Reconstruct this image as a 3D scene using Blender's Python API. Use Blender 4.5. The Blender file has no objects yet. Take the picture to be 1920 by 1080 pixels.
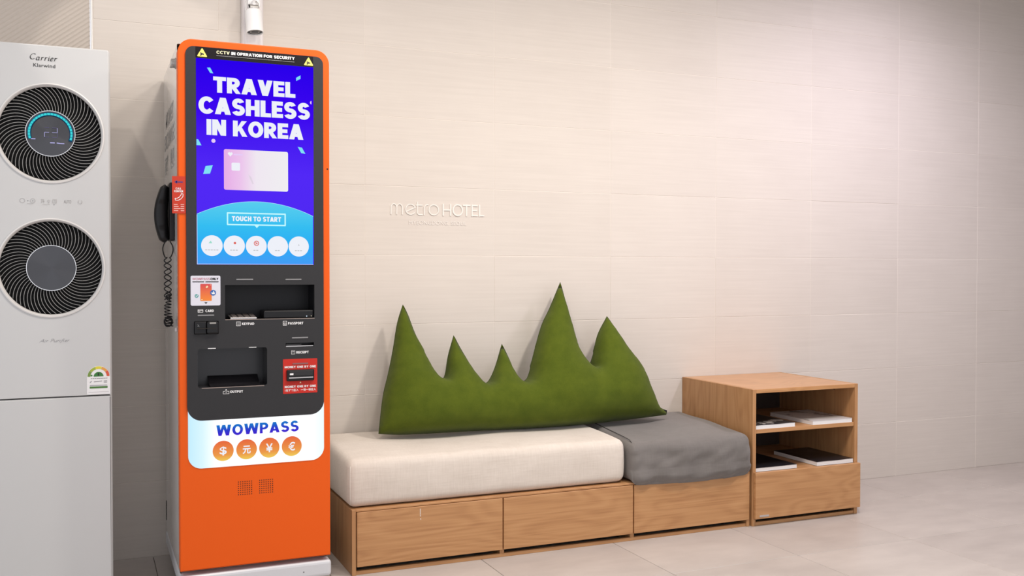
import bpy, bmesh, math, random
from math import pi, sin, cos, radians, sqrt, atan2
from mathutils import Vector, Matrix, noise
from mathutils.geometry import delaunay_2d_cdt

random.seed(7)
SC = bpy.context.scene
COL = SC.collection

# ------------------------------------------------------------------ camera, world, lights, exposure
cam = bpy.data.cameras.new('camera')
cam.sensor_width = 36.0
cam.lens = 34.47
cam.clip_start = 0.05
cam_o = bpy.data.objects.new('camera', cam)
COL.objects.link(cam_o)
cam_o.matrix_world = Matrix((
    (0.917794, 0.006606, -0.397001, -0.4914),
    (-0.397056, 0.017310, -0.917631, -4.1122),
    (0.000810, 0.999828, 0.018510, 1.1370),
    (0, 0, 0, 1)))
SC.camera = cam_o

w = bpy.data.worlds.new('lobby_world')
SC.world = w
w.use_nodes = True
w.node_tree.nodes['Background'].inputs[0].default_value = (0.94, 0.945, 1.0, 1)
w.node_tree.nodes['Background'].inputs[1].default_value = 1.12

def spot(x, y, z, tx, ty, tz, energy, color, angle=120, blend=1.0, size=0.08):
    l = bpy.data.lights.new('downlight_or_fill', 'SPOT')
    l.energy = energy; l.color = color
    l.spot_size = radians(angle); l.spot_blend = blend; l.shadow_soft_size = size
    o = bpy.data.objects.new('downlight_or_fill', l)
    COL.objects.link(o)
    o.location = (x, y, z)
    d = Vector((tx - x, ty - y, tz - z))
    o.rotation_euler = d.to_track_quat('-Z', 'Y').to_euler()
    return o

WARM = (1.0, 0.925, 0.845)
spot(0.12, -1.40, 2.72, 0.12, -0.7, 0, 52, WARM, 165, 1.0, 0.10)
spot(-0.8, -0.9, 2.72, -0.4, -0.32, 2.01, 13, WARM, 43, 0.12, 0.02)  # added tilted spot, no known fitting; lifts the gap and purifier top
spot(1.85, -1.70, 2.74, 1.85, -0.8, 0, 132, WARM, 165, 1.0, 0.10)
spot(0.80, -1.95, 2.72, 0.80, -1.0, 0, 60, WARM, 165, 1.0, 0.10)  # added fill spot, unseen, brightens the lower wall right of the kiosk
spot(3.3, -1.2, 2.72, 3.3, -0.4, 0, 96, (0.94, 0.855, 1.0), 165, 1.0, 0.12)

SC.view_settings.view_transform = 'Standard'
SC.view_settings.look = 'None'
SC.view_settings.gamma = 1.0
SC.view_settings.use_curve_mapping = False
SC.view_settings.exposure = 0.0

# ------------------------------------------------------------------ materials
def mat(name, color, rough=0.5, metal=0.0, spec=0.5, sheen=0.0, coat=0.0):
    m = bpy.data.materials.new(name); m.use_nodes = True
    b = m.node_tree.nodes['Principled BSDF']
    b.inputs['Base Color'].default_value = (*color, 1)
    b.inputs['Roughness'].default_value = rough
    b.inputs['Metallic'].default_value = metal
    b.inputs['Specular IOR Level'].default_value = spec
    b.inputs['Sheen Weight'].default_value = sheen
    b.inputs['Coat Weight'].default_value = coat
    return m

def emit(name, color, strength=1.0):
    m = bpy.data.materials.new(name); m.use_nodes = True
    nt = m.node_tree
    nt.nodes.clear()
    e = nt.nodes.new('ShaderNodeEmission'); o = nt.nodes.new('ShaderNodeOutputMaterial')
    e.inputs[0].default_value = (*color, 1); e.inputs[1].default_value = strength
    nt.links.new(e.outputs[0], o.inputs[0])
    return m

class NT:
    """small helper for node graphs"""
    def __init__(s, m):
        s.m = m; s.t = m.node_tree; s.b = s.t.nodes.get('Principled BSDF')
    def n(s, typ, **kw):
        x = s.t.nodes.new(typ)
        for k, v in kw.items(): setattr(x, k, v)
        return x
    def l(s, a, b): s.t.links.new(a, b)
    def coords(s, scale):
        tc = s.n('ShaderNodeNewGeometry'); mp = s.n('ShaderNodeMapping')
        mp.inputs['Scale'].default_value = scale
        s.l(tc.outputs['Position'], mp.inputs['Vector'])
        return mp.outputs[0]
    def noise(s, vec, scale=1, detail=4, rough=0.5, dist=0.0):
        x = s.n('ShaderNodeTexNoise')
        x.inputs['Scale'].default_value = scale; x.inputs['Detail'].default_value = detail
        x.inputs['Roughness'].default_value = rough; x.inputs['Distortion'].default_value = dist
        s.l(vec, x.inputs['Vector'])
        return x.outputs['Fac']
    def ramp(s, fac, stops):
        r = s.n('ShaderNodeValToRGB')
        e = r.color_ramp.elements
        while len(e) < len(stops): e.new(0.5)
        for i, (p, c) in enumerate(stops):
            e[i].position = p; e[i].color = (*c, 1)
        s.l(fac, r.inputs[0])
        return r.outputs[0]
    def math(s, op, a, b=None):
        x = s.n('ShaderNodeMath', operation=op)
        for i, v in enumerate((a, b)):
            if v is None: continue
            if isinstance(v, (int, float)): x.inputs[i].default_value = v
            else: s.l(v, x.inputs[i])
        return x.outputs[0]
    def mix(s, fac, a, b, blend='MIX'):
        x = s.n('ShaderNodeMix', data_type='RGBA', blend_type=blend)
        for sock, v in ((x.inputs[0], fac), (x.inputs[6], a), (x.inputs[7], b)):
            if isinstance(v, (int, float)): sock.default_value = v
            elif isinstance(v, tuple): sock.default_value = (*v, 1)
            else: s.l(v, sock)
        return x.outputs[2]
    def bump(s, h, strength=0.2, dist=0.002):
        x = s.n('ShaderNodeBump')
        x.inputs['Strength'].default_value = strength; x.inputs['Distance'].default_value = dist
        s.l(h, x.inputs['Height']); s.l(x.outputs[0], s.b.inputs['Normal'])

def wood(name, axis, tint=1.0):
    m = mat(name, (0.5, 0.3, 0.15), 0.42, 0, 0.4)
    g = NT(m)
    st = {'x': ((1.1, 3.0, 4.2), (2.4, 60, 130)), 'z': ((5.0, 4.0, 0.6), (130, 60, 2.4))}[axis]
    n1 = g.noise(g.coords(st[0]), 1.0, 2, 0.45, 0.35)
    rings = g.math('SINE', g.math('MULTIPLY', n1, 135.0))
    fine = g.noise(g.coords(st[1]), 1.0, 3, 0.6)
    f = g.math('ADD', g.math('MULTIPLY', rings, 0.065), g.math('ADD', g.math('MULTIPLY', fine, 0.62), 0.19))
    c = g.ramp(f, [(0.28, tuple(tint * v for v in (0.375, 0.180, 0.074))), (0.5, tuple(tint * v for v in (0.485, 0.252, 0.108))), (0.75, tuple(tint * v for v in (0.56, 0.31, 0.142)))])
    g.l(c, g.b.inputs['Base Color'])
    g.bump(fine, 0.06, 0.001)
    return m

def tile_mat(name, c1, c2, rough, st, bump, spec=0.4):
    m = mat(name, c1, rough, 0, spec)
    g = NT(m)
    oi = g.n('ShaderNodeObjectInfo')
    a = g.noise(g.coords(st), 1.0, 5, 0.6)
    b = g.noise(g.coords((2.2, 2.2, 2.2)), 1.0, 4, 0.6)
    f = g.math('ADD', g.math('MULTIPLY', a, 0.55), g.math('ADD', g.math('MULTIPLY', b, 0.35), g.math('MULTIPLY', oi.outputs['Random'], 0.10)))
    g.l(g.ramp(f, [(0.32, c1), (0.68, c2)]), g.b.inputs['Base Color'])
    g.bump(a, bump, 0.002)
    return m

def fabric(name, c1, c2, wscale, bump, rough=0.9, sheen=0.2, big=6.0):
    m = mat(name, c1, rough, 0, 0.2, sheen)
    g = NT(m)
    a = g.noise(g.coords((wscale, wscale * 0.25, wscale * 0.06 + 6)), 1.0, 3, 0.6)
    a2 = g.noise(g.coords((wscale * 0.08, wscale * 0.3, wscale)), 1.0, 3, 0.6)
    f = g.noise(g.coords((big, big, big)), 1.0, 4, 0.6)
    mixd = g.math('ADD', g.math('MULTIPLY', g.math('ADD', a, a2), 0.3), g.math('MULTIPLY', f, 0.4))
    g.l(g.ramp(mixd, [(0.3, c1), (0.7, c2)]), g.b.inputs['Base Color'])
    g.bump(g.math('ADD', a, a2), bump, 0.002)
    return m

M = {}
M['wall_tile'] = tile_mat('wall_tile_beige', (0.61, 0.558, 0.505), (0.68, 0.627, 0.57), 0.62, (2.5, 2.5, 95.0), 0.045, 0.3)
M['grout'] = mat('pale_grout', (0.74, 0.68, 0.62), 0.9)
M['floor_tile'] = tile_mat('floor_stone_tile', (0.44, 0.40, 0.37), (0.56, 0.515, 0.475), 0.36, (4.0, 9.0, 4.0), 0.03, 0.4)
M['floor_grout'] = mat('floor_grout', (0.16, 0.14, 0.125), 0.9)
M['ceiling'] = mat('ceiling_white', (0.75, 0.72, 0.70), 0.9)
M['shade_wall'] = mat('shade_wall_grey', (0.34, 0.33, 0.32), 0.8)
M['rib'] = mat('ribbed_panel', (0.52, 0.465, 0.41), 0.8)
M['metal_trim'] = mat('trim_metal', (0.75, 0.73, 0.70), 0.35, 0.8)
M['wood_x'] = wood('oak_horizontal_grain', 'x')
M['wood_z'] = wood('oak_vertical_grain', 'z', 0.93)
M['wood_lit_top'] = wood('oak_lit_top', 'x', 1.08)  # same oak made lighter, painting in the overhead light on the cabinet top
M['wood_lit_top'].node_tree.nodes['Principled BSDF'].inputs['Roughness'].default_value = 0.28
M['shade_back'] = mat('back_board_painted_shade', (0.045, 0.030, 0.022), 0.7)  # near-black painted in for the shade inside the open shelves
M['dark_gap'] = mat('dark_shadow_gap', (0.02, 0.016, 0.013), 0.9)
M['orange'] = mat('orange_lacquer', (0.80, 0.106, 0.004), 0.42, 0, 0.26)
M['kiosk_white'] = mat('white_gloss_coat', (0.70, 0.68, 0.66), 0.07, 0, 0.6)
M['base_white'] = mat('base_white', (0.63, 0.645, 0.67), 0.3, 0, 0.5)
M['fascia'] = mat('charcoal_fascia', (0.031, 0.031, 0.033), 0.5, 0, 0.25)
M['bay'] = mat('bay_black', (0.006, 0.006, 0.008), 0.4, 0, 0.3)
M['black'] = mat('black_plastic', (0.006, 0.006, 0.007), 0.38, 0, 0.35)
M['black_gloss'] = mat('black_gloss', (0.012, 0.011, 0.013), 0.15, 0, 0.5)
M['strip'] = mat('black_notice_strip', (0.010, 0.008, 0.010), 0.45, 0, 0.15)
M['white_print'] = mat('white_print', (0.85, 0.85, 0.85), 0.6)
M['grey_print'] = mat('grey_print', (0.22, 0.22, 0.23), 0.6)
M['faint_print'] = mat('faint_print', (0.35, 0.34, 0.33), 0.6)
M['side_print'] = mat('side_letter_grey', (0.40, 0.40, 0.40), 0.5)
M['black_print'] = mat('black_print', (0.02, 0.02, 0.02), 0.6)
M['yellow_print'] = mat('yellow_print', (0.85, 0.75, 0.16), 0.6)
M['pale_yellow'] = mat('pale_yellow_print', (0.90, 0.84, 0.50), 0.6)
M['red_print'] = mat('red_print', (0.55, 0.028, 0.018), 0.5, 0, 0.25)
M['sign_red'] = mat('sign_red', (0.52, 0.045, 0.022), 0.5, 0, 0.25)
M['navy_print'] = mat('navy_print', (0.04, 0.03, 0.22), 0.5)
M['blue_print'] = mat('blue_print', (0.02, 0.12, 0.42), 0.5)
M['teal_print'] = mat('teal_print', (0.10, 0.35, 0.35), 0.5)
M['sticker'] = mat('sticker_white', (0.70, 0.70, 0.78), 0.5)
M['sticker_red'] = mat('sticker_red', (.50, .08, .14), .6)
M['steel'] = mat('steel', (0.55, 0.53, 0.52), 0.35, 0.9)
M['edge'] = mat('painted_edge_glint', (0.55, 0.44, 0.38), 0.4, 0.3)
M['bar'] = mat('indicator_grey', (0.24, 0.24, 0.245), 0.5)
M['tray'] = mat('tray_charcoal', (0.020, 0.020, 0.023), 0.3, 0, 0.5)
M['key'] = mat('key_dark', (0.09, 0.075, 0.07), 0.4, 0.3)
M['led'] = emit('led_white', (0.7, 0.85, 1.0), 1.0)
M['led_warm'] = emit('led_warm', (1.0, 0.85, 0.6), 0.9)
M['purifier'] = mat('purifier_white', (0.575, 0.58, 0.575), 0.33, 0, 0.5)
M['purifier_rim'] = mat('purifier_rim', (0.70, 0.69, 0.67), 0.35)
M['fan_black'] = mat('fan_black', (0.004, 0.004, 0.004), 0.6, 0, 0.2)
M['fin'] = mat('fin_grey', (0.30, 0.30, 0.29), 0.42, 0.0, 0.5)
M['chrome'] = mat('chrome_ring', (0.80, 0.80, 0.80), 0.2, 1.0)
M['pole'] = mat('pole_white', (0.76, 0.72, 0.72), 0.4)
M['cctv'] = mat('camera_white', (0.85, 0.85, 0.85), 0.4)
M['grey_metal'] = mat('bracket_grey', (0.40, 0.39, 0.37), 0.4, 0.5)
M['sign_white'] = mat('sign_white', (0.80, 0.76, 0.71), 0.5)
M['cream'] = fabric('cream_linen', (0.60, 0.535, 0.465), (0.73, 0.665, 0.595), 160, 0.25)
M['grey'] = fabric('grey_cover', (0.150, 0.138, 0.128), (0.200, 0.186, 0.176), 220, 0.15)
M['green'] = fabric('green_felt', (0.070, 0.095, 0.005), (0.115, 0.145, 0.009), 300, 0.30, 0.95, 0.06, 9.0)
gf_ = NT(M['green'])
fa_ = gf_.noise(gf_.coords((1, 1, 1)), 420, 3, 0.7); fb_ = gf_.noise(gf_.coords((1, 1, 1)), 16, 5, 0.65)
ff_ = gf_.math('ADD', gf_.math('MULTIPLY', fa_, 0.45), gf_.math('MULTIPLY', fb_, 0.55))
gf_.l(gf_.ramp(ff_, [(0.30, (0.052, 0.078, 0.004)), (0.70, (0.098, 0.128, 0.009))]), gf_.b.inputs['Base Color'])
gf_.bump(fa_, 0.35, 0.002)
M['green_seam'] = mat('green_seam', (0.040, 0.058, 0.008), 0.9)
M['cream_seam'] = mat('cream_seam', (0.80, 0.76, 0.70), 0.9)
M['grey_seam'] = mat('grey_seam', (0.03, 0.028, 0.026), 0.9)
M['page'] = mat('page_white', (0.78, 0.77, 0.76), 0.8)

def cover_mat(name, base, alt, thr):
    m = mat(name, base, 0.35, 0, 0.5)
    g = NT(m)
    n = g.noise(g.coords((9, 9, 9)), 1.0, 3, 0.6)
    g.l(g.ramp(n, [(thr, base), (thr + 0.03, alt)]), g.b.inputs['Base Color'])
    return m
M['cover_dark'] = cover_mat('magazine_cover_black', (0.010, 0.010, 0.014), (0.05, 0.05, 0.06), 0.60)
M['cover_light'] = cover_mat('magazine_cover_pale', (0.56, 0.54, 0.53), (0.20, 0.19, 0.19), 0.58)
M['cover_mixed'] = cover_mat('magazine_cover_mixed', (0.035, 0.033, 0.033), (0.40, 0.38, 0.36), 0.57)

def grad_emit(name, axis, lo, hi, stops, strength=1.0, noise_amt=0.0):
    m = emit(name, (1, 1, 1), strength)
    t = m.node_tree
    e = t.nodes['Emission']
    geo = t.nodes.new('ShaderNodeNewGeometry'); sep = t.nodes.new('ShaderNodeSeparateXYZ')
    mr = t.nodes.new('ShaderNodeMapRange')
    mr.inputs['From Min'].default_value = lo; mr.inputs['From Max'].default_value = hi
    r = t.nodes.new('ShaderNodeValToRGB')
    el = r.color_ramp.elements
    while len(el) < len(stops): el.new(0.5)
    for i, (p, c) in enumerate(stops):
        el[i].position = p; el[i].color = (*c, 1)
    t.links.new(geo.outputs['Position'], sep.inputs[0]); t.links.new(sep.outputs[axis], mr.inputs['Value'])
    t.links.new(mr.outputs[0], r.inputs[0]); t.links.new(r.outputs[0], e.inputs[0])
    return m
M['screen_blue'] = grad_emit('screen_blue', 'Z', 1.154, 1.842, [(0.0, (0.075, 0.022, 0.87)), (0.45, (0.085, 0.022, 0.92)), (0.75, (0.045, 0.002, 0.86)), (1.0, (0.022, 0.000, 0.83))])
M['screen_cyan'] = grad_emit('screen_cyan', 'Z', 1.154, 1.37, [(0.0, (0.06, 0.33, 0.92)), (0.25, (0.025, 0.40, 0.92)), (0.6, (0.035, 0.51, 0.88)), (1.0, (0.10, 0.62, 0.85))])
M['screen_white'] = emit('screen_white', (0.86, 0.88, 0.95), 1.0)
M['screen_pale'] = emit('screen_pale_cyan', (0.55, 0.95, 1.0), 1.0)
M['screen_confetti'] = emit('screen_confetti', (0.22, 0.75, 0.90), 1.0)
M['screen_pink'] = emit('screen_pink', (0.80, 0.60, 0.92), 1.0)
M['screen_card'] = grad_emit('screen_card', 'X', -0.068, 0.146, [(0.0, (0.80, 0.42, 0.80)), (0.25, (0.84, 0.55, 0.84)), (0.5, (0.87, 0.80, 0.88)), (1.0, (0.87, 0.86, 0.88))])
M['screen_grey'] = emit('screen_grey', (0.55, 0.57, 0.60), 1.0)
M['screen_green'] = emit('screen_green', (0.35, 0.72, 0.60), 1.0)
M['screen_red'] = emit('screen_red', (0.72, 0.12, 0.10), 1.0)
M['screen_edge'] = emit('screen_edge', (0.62, 0.70, 1.0), 1.0)
M['screen_violet'] = emit('screen_violet', (0.09, 0.02, 0.55), 1.0)
M['lightbox'] = grad_emit('lightbox_white', 'X', -0.187, 0.27, [(0.0, (0.52, 0.80, 1.0)), (0.10, (0.66, 0.87, 1.0)), (0.20, (0.97, 0.99, 1.0)), (0.9, (0.98, 0.99, 1.0)), (1.0, (0.80, 0.95, 1.0))], 1.08)
M['wow_blue'] = grad_emit('wow_letters', 'Z', 0.574, 0.61, [(0.0, (0.055, 0.012, 0.62)), (0.5, (0.025, 0.05, 0.60)), (1.0, (0.01, 0.19, 0.60))])
M['coin_orange'] = grad_emit('coin_orange', 'Z', 0.488, 0.558, [(0.0, (0.88, 0.60, 0.10)), (0.3, (0.84, 0.32, 0.07)), (1.0, (0.80, 0.13, 0.05))])
M['display_cyan'] = emit('display_cyan', (0.05, 0.68, 0.72), 1.0)
M['display_blue'] = emit('display_blue', (0.01, 0.06, 0.14), 1.0)
M['display_white'] = emit('display_white', (0.50, 0.48, 0.85), 1.0)
M['display_dim'] = emit('display_dim', (0.14, 0.12, 0.26), 1.0)

def brushed(name):
    m = mat(name, (0.09, 0.09, 0.095), 0.22, 1.0)
    g = NT(m)
    b = g.b
    b.inputs['Anisotropic'].default_value = 0.9
    tg = g.n('ShaderNodeTangent', direction_type='RADIAL', axis='Z')
    g.l(tg.outputs[0], b.inputs['Tangent'])
    return m
M['brushed'] = brushed('hub_spun_metal')

card_red = bpy.data.materials.new('card_red_gradient'); card_red.use_nodes = True
g_ = NT(card_red)
sp_ = g_.n('ShaderNodeSeparateXYZ'); ge_ = g_.n('ShaderNodeNewGeometry'); mr_ = g_.n('ShaderNodeMapRange')
mr_.inputs['From Min'].default_value = 1.031; mr_.inputs['From Max'].default_value = 1.089
g_.l(ge_.outputs['Position'], sp_.inputs[0]); g_.l(sp_.outputs['Z'], mr_.inputs['Value'])
g_.l(g_.ramp(mr_.outputs[0], [(0, (0.85, 0.24, 0.02)), (1, (0.62, 0.05, 0.06))]), g_.b.inputs['Base Color'])
M['card_red'] = card_red

# ------------------------------------------------------------------ builders
def tag(o, label=None, cat=None, group=None, kind=None):
    if label: o['label'] = label
    if cat: o['category'] = cat
    if group: o['group'] = group
    if kind: o['kind'] = kind
    return o

def empty(name, loc, label, cat, group=None):
    o = bpy.data.objects.new(name, None)
    o.empty_display_size = 0.1
    COL.objects.link(o); o.location = loc
    return tag(o, label, cat, group)

def put(name, me, m=None, parent=None, label=None, smooth=False):
    """link a mesh whose vertices are in room coordinates"""
    o = bpy.data.objects.new(name, me)
    COL.objects.link(o)
    if m is not None:
        me.materials.clear(); me.materials.append(m)
    if parent is not None:
        o.parent = parent
        if parent.type == 'EMPTY':
            o.location = -parent.location
    if smooth:
        for p in me.polygons: p.use_smooth = True
    if label: o['label'] = label
    return o

def from_bm(bm, name):
    bmesh.ops.recalc_face_normals(bm, faces=bm.faces)
    me = bpy.data.meshes.new(name); bm.to_mesh(me); bm.free()
    return me

def box_bm(bm, x0, x1, y0, y1, z0, z1, bevel=0.0, seg=2, edges=None):
    r = bmesh.ops.create_cube(bm, size=1.0)
    vs = r['verts']
    for v in vs:
        v.co = Vector((x0 + (v.co.x + .5) * (x1 - x0), y0 + (v.co.y + .5) * (y1 - y0), z0 + (v.co.z + .5) * (z1 - z0)))
    if bevel > 0:
        es = list({e for v in vs for e in v.link_edges})
        if edges: es = [e for e in es if edges((e.verts[1].co - e.verts[0].co).normalized(), (e.verts[0].co + e.verts[1].co) / 2)]
        bmesh.ops.bevel(bm, geom=es, offset=bevel, segments=seg, affect='EDGES', profile=0.5, clamp_overlap=True)

def box(name, x0, x1, y0, y1, z0, z1, m, parent=None, bevel=0.0, seg=2, label=None, edges=None):
    bm = bmesh.new(); box_bm(bm, x0, x1, y0, y1, z0, z1, bevel, seg, edges)
    return put(name, from_bm(bm, name), m, parent, label)

def boxes(name, lst, m, parent=None, bevel=0.0, label=None):
    bm = bmesh.new()
    for b in lst: box_bm(bm, *b, bevel)
    return put(name, from_bm(bm, name), m, parent, label)

def circ(cx, cz, r, n=40, a0=0.0, a1=2 * pi):
    full = abs(a1 - a0 - 2 * pi) < 1e-6
    k = n if full else n + 1
    return [(cx + r * cos(a0 + (a1 - a0) * i / n), cz + r * sin(a0 + (a1 - a0) * i / n)) for i in range(k)]

def rrect(x0, x1, z0, z1, r, n=8):
    """rounded rectangle; r = one radius or (bottom left, bottom right, top right, top left)"""
    rs = (r,) * 4 if isinstance(r, (int, float)) else r
    out = []
    for (cx, cz, a), q in zip(((x0, z0, pi), (x1, z0, 1.5 * pi), (x1, z1, 0), (x0, z1, .5 * pi)), rs):
        if q <= 0: out.append((cx, cz)); continue
        ox = cx + (q if cx == x0 else -q); oz = cz + (q if cz == z0 else -q)
        out += [(ox + q * cos(a + .5 * pi * i / n), oz + q * sin(a + .5 * pi * i / n)) for i in range(n + 1)]
    return out

def flat_mesh(loops, y, t=0.0, bevel=0.0):
    """filled outline (even-odd holes) facing -Y, front face at y, thickness t"""
    cu = bpy.data.curves.new('outline', 'CURVE')
    cu.dimensions = '2D'; cu.fill_mode = 'BOTH'
    cu.extrude = t / 2; cu.bevel_depth = bevel; cu.bevel_resolution = 2; cu.offset = -bevel
    for lp in loops:
        s = cu.splines.new('POLY'); s.points.add(len(lp) - 1); s.use_cyclic_u = True
        for i, (a, b) in enumerate(lp): s.points[i].co = (a, b, 0, 1)
    o = bpy.data.objects.new('outline', cu)
    me = bpy.data.meshes.new_from_object(o)
    for v in me.vertices:
        a, b, c = v.co
        v.co = (a, y + t / 2 + bevel - c, b)
    bpy.data.objects.remove(o); bpy.data.curves.remove(cu)
    return me

def flat(name, loops, y, t, m, parent=None, label=None, bevel=0.0):
    if loops and isinstance(loops[0][0], (int, float)): loops = [loops]
    return put(name, flat_mesh(loops, y, t, bevel), m, parent, label)

def text_mesh(s, bold=0.0, shear=0.0, space=1.0):
    cu = bpy.data.curves.new('words', 'FONT')
    cu.body = s; cu.offset = bold; cu.shear = shear; cu.space_character = space; cu.resolution_u = 4
    o = bpy.data.objects.new('words', cu)
    me = bpy.data.meshes.new_from_object(o)
    bpy.data.objects.remove(o); bpy.data.curves.remove(cu)
    return me

def fit_text(s, x0, x1, z0, z1, y, bold=0.0, shear=0.0, space=1.0):
    me = text_mesh(s, bold, shear, space)
    xs = [v.co.x for v in me.vertices]; zs = [v.co.y for v in me.vertices]
    a, b, c, d = min(xs), max(xs), min(zs), max(zs)
    for v in me.vertices:
        v.co = (x0 + (v.co.x - a) / (b - a) * (x1 - x0), y, z0 + (v.co.y - c) / (d - c) * (z1 - z0))
    return me

def text(name, s, x0, x1, z0, z1, y, m, parent, bold=0.0, shear=0.0, space=1.0, label=None):
    return put(name, fit_text(s, x0, x1, z0, z1, y, bold, shear, space), m, parent, label)

def ribbon_loops(path, width, nib=None):
    """list of convex outlines that cover a stroked polyline (nib: (dx, dz) half vector for a broad pen)"""
    out = []
    for (a, b) in zip(path[:-1], path[1:]):
        d = Vector((b[0] - a[0], b[1] - a[1]))
        if d.length < 1e-9: continue
        n = Vector((-d.y, d.x)).normalized() * width / 2
        out.append([(a[0] + n.x, a[1] + n.y), (a[0] - n.x, a[1] - n.y), (b[0] - n.x, b[1] - n.y), (b[0] + n.x, b[1] + n.y)])
    for p in path: out.append(circ(p[0], p[1], width / 2, 10))
    return out

def solid_outlines(outlines, y, t, name):
    """prisms of several overlapping outlines, front at y, thickness t"""
    bm = bmesh.new()
    for i_, lp in enumerate(outlines):
        f = [bm.verts.new((a, y - 1.2e-5 * i_, b)) for a, b in lp]
        try: fa = bm.faces.new(f)
        except ValueError: continue
        if t > 0:
            r = bmesh.ops.extrude_face_region(bm, geom=[fa])
            for v in r['geom']:
                if isinstance(v, bmesh.types.BMVert): v.co.y += t
    return from_bm(bm, name)

def strokes(name, paths, width, y, t, m, parent, label=None):
    lp = []
    for p in paths: lp += ribbon_loops(p, width)
    return put(name, solid_outlines(lp, y, t, name), m, parent, label)

def pen_strokes(name, paths, nib, y, m, parent, label=None):
    """broad-nib lettering: each segment swept by a slanted pen edge"""
    lp = []
    for p in paths:
        for a, b in zip(p[:-1], p[1:]):
            q = [(a[0] - nib[0], a[1] - nib[1]), (a[0] + nib[0], a[1] + nib[1]), (b[0] + nib[0], b[1] + nib[1]), (b[0] - nib[0], b[1] - nib[1])]
            lp.append(q)
            for k in (1,): lp += ribbon_loops([a, b], 2 * min(abs(nib[1]), abs(nib[0])) * 0.9)[:1]
    return put(name, solid_outlines(lp, y, 0, name), m, parent, label)

def tube_mesh(pts, r, n=8, cyclic=False, name='tube', radii=None):
    bm = bmesh.new()
    pts = [Vector(p) for p in pts]
    N = len(pts)
    rings = []
    up = Vector((0, 0, 1))
    prev = None
    for i, p in enumerate(pts):
        if cyclic: d = pts[(i + 1) % N] - pts[i - 1]
        else: d = pts[min(i + 1, N - 1)] - pts[max(i - 1, 0)]
        d.normalize()
        if prev is None:
            a = d.cross(up)
            if a.length < 1e-3: a = d.cross(Vector((0, 1, 0)))
        else:
            a = prev - d * prev.dot(d)
        a.normalize(); prev = a
        b = d.cross(a)
        rr = radii[i] if radii else r
        rings.append([bm.verts.new(p + a * rr * cos(2 * pi * k / n) + b * rr * sin(2 * pi * k / n)) for k in range(n)])
    for i in range(N if cyclic else N - 1):
        A, B = rings[i], rings[(i + 1) % N]
        for k in range(n): bm.faces.new((A[k], A[(k + 1) % n], B[(k + 1) % n], B[k]))
    if not cyclic:
        bm.faces.new(rings[0]); bm.faces.new(rings[-1][::-1])
    return from_bm(bm, name)

def tube(name, pts, r, m, parent, n=8, cyclic=False, label=None, radii=None):
    return put(name, tube_mesh(pts, r, n, cyclic, name, radii), m, parent, label, smooth=True)

def lathe(name, prof, c, axis, m, parent, n=32, label=None, smooth=True):
    """profile [(radius, along)] turned about an axis through c"""
    ax = Vector(axis).normalized()
    u = ax.orthogonal().normalized(); v = ax.cross(u)
    bm = bmesh.new(); rings = []
    for r, h in prof:
        if r < 1e-7: rings.append([bm.verts.new(Vector(c) + ax * h)])
        else: rings.append([bm.verts.new(Vector(c) + ax * h + (u * cos(2 * pi * k / n) + v * sin(2 * pi * k / n)) * r) for k in range(n)])
    for A, B in zip(rings[:-1], rings[1:]):
        for k in range(n):
            k2 = (k + 1) % n
            f = [A[k % len(A)], A[k2 % len(A)], B[k2 % len(B)], B[k % len(B)]]
            f = list(dict.fromkeys(f))
            if len(f) > 2: bm.faces.new(f)
    o = put(name, from_bm(bm, name), m, parent, label)
    if smooth:
        o.data.set_sharp_from_angle(angle=radians(35))
        for p in o.data.polygons: p.use_smooth = True
    return o

def soft_box(x0, x1, y0, y1, z0, z1, r, nx, ny, nz, deform=None, name='cushion'):
    """rounded box on a fine grid, optional deform(Vector)->Vector"""
    bm = bmesh.new()
    cache = {}
    def lin(a, b, n, rr):
        core = [a + rr * (1 - cos(i / 5 * pi / 2)) for i in range(5)]
        mid = [a + rr + (b - a - 2 * rr) * i / n for i in range(n + 1)]
        tail = [b - rr * (1 - cos(i / 5 * pi / 2)) for i in range(4, -1, -1)]
        return core + mid + tail
    X, Y, Z = lin(x0, x1, nx, r), lin(y0, y1, ny, r), lin(z0, z1, nz, r)
    def vert(i, j, k):
        key = (i, j, k)
        if key not in cache:
            p = Vector((X[i], Y[j], Z[k]))
            q = Vector((min(max(p.x, x0 + r), x1 - r), min(max(p.y, y0 + r), y1 - r), min(max(p.z, z0 + r), z1 - r)))
            d = p - q
            if d.length > 1e-9: p = q + d.normalized() * r
            if deform: p = deform(p)
            cache[key] = bm.verts.new(p)
        return cache[key]
    a, b, c = len(X), len(Y), len(Z)
    for i in range(a - 1):
        for j in range(b - 1):
            for k in (0, c - 1): bm.faces.new((vert(i, j, k), vert(i + 1, j, k), vert(i + 1, j + 1, k), vert(i, j + 1, k)))
    for i in range(a - 1):
        for k in range(c - 1):
            for j in (0, b - 1): bm.faces.new((vert(i, j, k), vert(i + 1, j, k), vert(i + 1, j, k + 1), vert(i, j, k + 1)))
    for j in range(b - 1):
        for k in range(c - 1):
            for i in (0, a - 1): bm.faces.new((vert(i, j, k), vert(i, j + 1, k), vert(i, j + 1, k + 1), vert(i, j, k + 1)))
    return from_bm(bm, name)

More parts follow.
